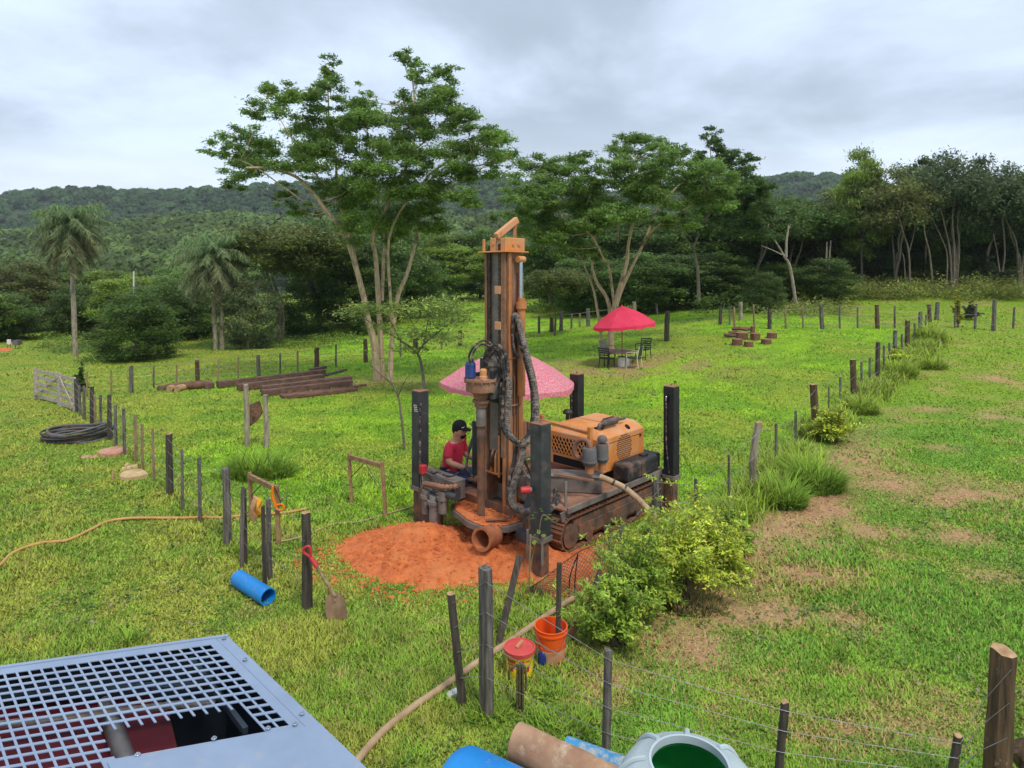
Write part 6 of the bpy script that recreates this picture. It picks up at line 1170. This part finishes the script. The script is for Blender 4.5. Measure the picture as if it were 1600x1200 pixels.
m_st1 = M('pink_stone', C(206, 156, 132), C(176, 118, 98), 5, bump=.5); m_st2 = M('beige_stone', C(214, 186, 140), C(176, 146, 104), 5, bump=.5)
stone('pinkish flat slab beside the left fence', 172, 712, 44, 9, .28, m_st1, 1); stone('beige flat slab with rubble beside the left fence', 204, 748, 42, 9, .26, m_st2, 2)
for i, (px, py, w) in enumerate(((192, 737, 7), (201, 735, 8), (209, 733, 9), (197, 731, 6))): stone(['leftmost rubble stone behind the beige slab', 'second rubble stone behind the beige slab', 'rightmost rubble stone behind the beige slab', 'small rubble stone hindmost behind the beige slab'][i], px, py, w, 6, .07, m_st2, 10+i, 'rubble_stone')
stone('flat reddish stone flush with the lawn', 137, 716, 26, 2, .16, m_st1, 5); tag(MB().bar(G(177, 750)+UP*.02, P(177, 738, G(177, 750).y), .04, .03).build('wood_chip', m_cut, org=G(177, 750)), 'pale splinter of wood left of the beige slab', 'wood piece')
tag(MB().box(G(707, 1089)+UP*.03, (.05, .02, .01), (-.015, .04, .0), (0, 0, .02)).build('paper_scrap', m_white, org=G(707, 1089), bevel=.01), 'crumpled white paper scrap on the grass left of the corner', 'litter')
# timber stack
m_bm = M('dark_timber', C(122, 90, 76), C(80, 58, 50), 5, bump=.6, stretch=(1, 1, 3), c3=C(140, 112, 96), s3=3, lo3=.55, hi3=.7); m_bm2 = M('red_brown_timber', C(132, 92, 70), C(92, 62, 50), 5, bump=.5, stretch=(1, 1, 3))
def beam(label, a, b, lift, w, h, mat, name='timber_beam'):
    ga, gb = G(*a), G(*b); ga = ga+UP*(lift+h/2); gb = gb+UP*(lift+h/2); tag(MB().bar(ga, gb, w, h, UP).build(name, mat, org=ga, bevel=.012), label, 'timber', 'beams of the timber stack')
beam('long hindmost beam at the top of the timber stack', (340, 607), (507, 587), .04, .28, .22, m_bm); beam('second beam from the back of the timber stack', (372, 611), (505, 594), .02, .26, .22, m_bm); beam('third beam with greyish top in the timber stack', (408, 614), (548, 597), .0, .28, .24, m_bm)
beam('broad beam with worn face in the middle of the timber stack', (410, 620), (549, 603), .02, .26, .20, m_bm); beam('flat reddish front beam of the timber stack', (440, 622), (555, 610), .0, .5, .10, m_bm2); beam('short offcut on the grass right of the timber stack', (553, 607), (570, 603), 0, .2, .08, m_bm2); beam('thin plank behind the right end of the timber stack', (508, 588), (540, 579), .0, .2, .08, m_bm)
beam('short upper beam lying across the back of the stack', (486, 586), (508, 581), .14, .2, .12, m_bm)
ga, gb = G(262, 611), G(330, 606); tag(MB().tube([ga+UP*.12, ga.lerp(gb, .5)+UP*.15, gb+UP*.12], [.13, .15, .15], 10).build('log', m_bm2, org=ga, smooth=True), 'long brown log lying left of the timber stack', 'log')
for i, (px, py, lb) in enumerate(((268, 611, 'pale cut log end left of the timber stack'), (280, 611, 'second pale cut log end beside the long log'))): g = G(px, py); tag(MB().tube([g+UP*.1+Vector((0, -.16, 0)), g+UP*.1+Vector((.05, .3, 0))], [.12, .13], 10).build('log_end', m_cut, org=g, smooth=True), lb, 'log')
stone('dark rough stone left end of the fallen log', 253, 610, 18, 7, .2, m_bm, 33, 'rough_stone'); stone('dark chunk of wood at the timber stack foot', 325, 608, 14, 9, .2, m_bm, 34, 'wood_chunk')
# stump circle
def stump(label, px, py, w, h, mat=None):
    g = G(px, py); d = g.y; r = w*d/F/2; hh = h*d/F; root = empty('tree_stump', g, label, 'stump', 'cut stumps round the fire place'); rg = random.Random(px); n = 12; rad = [r*rg.uniform(.88, 1.1) for _ in range(n)]; mb = MB()
    for z, f_ in ((-.05, 1.08), (hh*.5, 1), (hh, .97)): mb.v += [tuple(g+Vector((math.cos(6.283*k/n)*rad[k]*f_, math.sin(6.283*k/n)*rad[k]*f_, z))) for k in range(n)]
    mb.f += [(i*n+k, i*n+(k+1) % n, (i+1)*n+(k+1) % n, (i+1)*n+k) for i in range(2) for k in range(n)]; mb.build('bark', m_bm2, root); MB().prism([Vector(mb.v[2*n+k]) for k in range(n)], UP*.012).build('cut_face', M('stump_face', C(180, 134, 100), C(146, 100, 76), 10, bump=.3) if 'stump_face' not in bpy.data.materials else bpy.data.materials['stump_face'], root)
for px, py, w, h, lb in ((1160, 530, 18, 10, 'large stump at the middle back of the stump circle'), (1180, 531, 15, 10, 'stump right of the largest stump'), (1176, 520, 7, 10, 'narrow tall stump at the back of the circle'), (1206, 528, 16, 8, 'stump farthest to the right of the circle'), (1152, 539, 15, 9, 'front left stump of the circle'), (1170, 541, 14, 7, 'front middle stump of the circle'), (1197, 537, 16, 7, 'low front right stump of the circle')): stump(lb, px, py, w, h)
for i, (px, py, lb) in enumerate(((1155, 521, 'topmost bark slab of the firewood heap'), (1163, 520, 'right bark slab of the firewood heap'), (1150, 524, 'left bark slab of the firewood heap'), (1143, 527, 'dark bark piece left of the firewood heap'))): g = G(px, py); tag(MB().tube([g+Vector((-.35, .05, .12+.1*(i < 2))), g+Vector((0, 0, .26-.06*i)), g+Vector((.38, -.1, .1+.08*(i < 2)))], [.08, .11, .07], 7).build('firewood', m_bm if i > 2 else m_bm2, org=g), lb, 'firewood')
tag(MB().box(G(1245, 470)+UP*.15, (.22, .05, 0), (-.05, .2, 0), (0, 0, .16)).build('white_crate', m_white, org=G(1250, 470), bevel=.03), 'small whitish block behind the far fence posts', 'block')
# small signs at far left
for (px, py, w, h, lb, nm) in ((14, 544, 6, 9, 'small white sign board on a post at the far left', 'sign_board'), (27, 545, 8, 9, 'small grey box stand right of the white sign', 'box_stand')):
    g = G(px, py); d = g.y; root = empty(nm, g, lb, 'sign'); W, Hh = w*d/F/2, h*d/F; MB().box(g+UP*(Hh*1.1), (W, 0, 0), (0, .02 if w < 7 else .2, 0), (0, 0, Hh*.42)).build('panel', m_white if w < 7 else m_filt, root)
    for s_ in (-.7, .7): MB().cyl(g+Vector((W*s_, 0, -.05)), g+Vector((W*s_, 0, Hh*.75)), .025, n=6).build('leg', m_gsteel, root)
p = P(209, 436, 44); tag(MB().tube([Vector((p.x, p.y, H(p.x, p.y))), P(209, 424, 44)], .05, 8).build('white_pole', m_white, org=Vector((p.x, p.y, H(p.x, p.y)))), 'thin white pole top showing among the left trees', 'pole')

# ------------------------------------------------------------------ grey machine roof in the foreground
ZM = 2.0
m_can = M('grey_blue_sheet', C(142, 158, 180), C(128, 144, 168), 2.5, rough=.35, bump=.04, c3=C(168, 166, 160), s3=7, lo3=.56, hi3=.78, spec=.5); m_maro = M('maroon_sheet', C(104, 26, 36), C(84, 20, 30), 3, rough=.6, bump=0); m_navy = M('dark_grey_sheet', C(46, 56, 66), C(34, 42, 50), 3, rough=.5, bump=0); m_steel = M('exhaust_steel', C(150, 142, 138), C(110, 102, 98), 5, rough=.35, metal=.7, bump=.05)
Ac = Vector((-1.63, 3.52, ZM)); e1 = Vector((-.963, -.268, 0)); e2 = Vector((.72, -.694, 0))
def Q(s_, t, z=0): return Ac+e1*s_+e2*t+UP*z
mach = empty('generator_set', Q(.9, .7, -ZM+.0), 'grey blue machine roof with perforated grille in the near left corner', 'generator')
m_rim = .05; hp = .053; hw = .042; rp = .070; rw = .052; NC, NR = 36, 17
sb_ = [0, m_rim]
for i in range(NC): sb_ += [m_rim+i*hp+hw, m_rim+(i+1)*hp]
tb3 = [0, .065]
for j in range(NR): tb3 += [.065+j*rp+rw, .065+(j+1)*rp]
vs = [Q(s_, t) for t in tb3 for s_ in sb_]; ns = len(sb_); fs = []
for j in range(len(tb3)-1):
    for i in range(ns-1):
        ci, cj = (i-1)/2, (j-1)/2; hole = i >= 1 and j >= 1 and i % 2 == 1 and j % 2 == 1
        if cj >= 12.6 and ci < 13.6: hole = False
        if 1.9 < ci < 13.0 and cj > 9.4 and cj < 12.6: hole = True
        if hole: continue
        fs.append((j*ns+i, j*ns+i+1, (j+1)*ns+i+1, (j+1)*ns+i))
mb = MB(); mb.add(vs, fs); gr = mb.build('grille_panel', m_can, mach); sd = gr.modifiers.new('sheet', 'SOLIDIFY'); sd.thickness = .004; sd.offset = 0
tend = tb3[-1]; send = sb_[-1]
MB().prism([Q(-.06, 1.0, .0045), Q(.775, 1.0, .0045), Q(.775, 2.2, .0045), Q(-.06, 2.2, .0045)][::-1], UP*.004).build('cover_panel', m_can, mach)
MB().prism([Q(.78, tend+.01, .002), Q(send, tend+.01, .002), Q(send, 2.2, .002), Q(.925, 2.2, .002)][::-1], UP*.004).build('cover_panel', m_can, mach)
MB().prism([Q(-.07, -.012, -.012), Q(-.003, -.012, -.012), Q(-.003, 2.2, -.012), Q(-.07, 2.2, -.012)][::-1], UP*.012).build('edge_strip', m_can, mach, bevel=.004)
MB().prism([Q(-.07, -.03, -.001), Q(send, -.03, -.001), Q(send, -.002, -.001), Q(-.07, -.002, -.001)][::-1], UP*.006).build('edge_strip', m_can, mach)
for a, b in (((-.07, -.03), (-.07, 2.2)), ((-.07, -.03), (send, -.03)), ((send, -.03), (send, 2.2)), ((-.07, 2.2), (send, 2.2))):
    p, q = Q(*a, -.013), Q(*b, -.013); MB().add([p, q, q-UP*1.6, p-UP*1.6], [(0, 1, 2, 3)]).build('side_wall', m_can, mach)
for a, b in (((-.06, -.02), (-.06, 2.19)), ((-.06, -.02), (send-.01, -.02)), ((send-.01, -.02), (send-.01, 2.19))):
    p, q = Q(*a, -.02), Q(*b, -.02); MB().add([p, q, q-UP*1.5, p-UP*1.5], [(0, 1, 2, 3)]).build('shade_lining', m_navy, mach)  # dark sheets added so the grille holes look shaded inside
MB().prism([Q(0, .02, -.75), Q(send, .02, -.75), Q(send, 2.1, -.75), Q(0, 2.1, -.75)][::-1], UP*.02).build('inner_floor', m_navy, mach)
def ZP(px, py, z): d = (EYE-z)*F/(py-HY); return Vector(((px-CX)/F*d, d, z))
MB().prism([ZP(a_, b_, ZM-.22) for a_, b_ in ((-250, 1122), (240, 1090), (262, 1108), (292, 1235), (-250, 1290))][::-1], UP*.01).build('maroon_cover', m_maro, mach)
MB().bar(ZP(-250, 1160, ZM-.08), ZP(338, 1094, ZM-.08), .045, .01, UP).build('cross_member', m_gsteel, mach); MB().bar(ZP(-250, 1098, ZM-.12), ZP(330, 1068, ZM-.12), .05, .02, UP).build('cross_member', m_navy, mach)
MB().bar(ZP(298, 1030, ZM-.05), ZP(384, 1142, ZM-.05), .022, .03, UP).build('cross_member', m_navy, mach)
MB().tube([ZP(163, 1098, ZM-.13), ZP(170, 1115, ZM-.12), ZP(182, 1150, ZM-.11), ZP(198, 1195, ZM-.1), ZP(205, 1215, ZM-.1)], [.03, .036, .04, .04, .04], 20).build('exhaust_pipe', m_steel, mach, smooth=True)
for k, (s_, t) in enumerate(((.03, .965), (.36, .965), (.66, .985), (-.035, .89), (-.03, .3), (-.035, .02), (.14, .96))): MB().lathe(Q(s_, t, .006), [(.012, 0), (.012, .003), (.006, .004), (.006, .009), (0, .01)], 10).build('bolt', m_chrome, mach, smooth=True)
# wheels of the trailer it stands on
for s_, t in ((.3, .3), (.3, 1.9), (1.6, .3), (1.6, 1.9)): MB().lathe(Vector((Q(s_, t).x, Q(s_, t).y, .3)), [(.1, -.09), (.28, -.09), (.31, -.05), (.31, .05), (.28, .09), (.1, .09)], 20, axis=e2).build('wheel', m_plast, mach, smooth=True)
MB().prism([Q(0, 0, -ZM+.30), Q(send, 0, -ZM+.30), Q(send, 2.1, -ZM+.30), Q(0, 2.1, -ZM+.30)][::-1], UP*.12).build('trailer_frame', m_black, mach)

# ------------------------------------------------------------------ vine sprig on the front right leg
pL = R(-.14, 1.3, .75); vn = empty('vine_sprig', R(-.2, 1.25, 0), 'light green leafy vine climbing the front right jack leg', 'vine'); MB().tube(spline([P(826, 905, 8.35), P(834, 860, 8.35), P(842, 830, 8.3), P(848, 805, 8.3), P(862, 812, 8.3)], 5), .006, 5).build('stem', m_post_l, vn)
rng = np.random.default_rng(9); ctr = [(838, 800), (846, 798), (832, 806), (855, 808), (864, 812), (870, 815), (842, 830), (850, 838), (836, 838), (847, 846), (834, 846), (858, 804), (826, 810)]; pos = np.array([list(P(a+rng.normal()*1.5, b+rng.normal()*1.5, 8.3+rng.normal()*.03)) for a, b in ctr for _ in range(2)])
TRI[0] = False; V, Fc = cards(pos, .07, rng, .6, .8); link_mesh('leaves', np_mesh('leaves', V-np.array(ORG[vn.name]), Fc, np.repeat(np.array([[.26, .38, .08]])*rng.uniform(.7, 1.3, (len(pos), 1)), 4, 0)), m_leaf2, vn)

# ------------------------------------------------------------------ haze
def haze():
    mb = MB(); mb.box((50, 500, 62), (2600, 0, 0), (0, 1500, 0), (0, 0, 66)); o = mb.build('haze', None); m = bpy.data.materials.new('haze_air'); m.use_nodes = True; t = m.node_tree; t.nodes.clear(); v = t.nodes.new('ShaderNodeVolumePrincipled'); v.inputs['Color'].default_value = (.86, .92, 1, 1); v.inputs['Density'].default_value = .00022; v.inputs['Anisotropy'].default_value = .2; oo = t.nodes.new('ShaderNodeOutputMaterial'); t.links.new(v.outputs[0], oo.inputs['Volume']); o.data.materials.append(m); tag(o, 'thin pale air haze over the whole valley', kind='stuff')
haze()
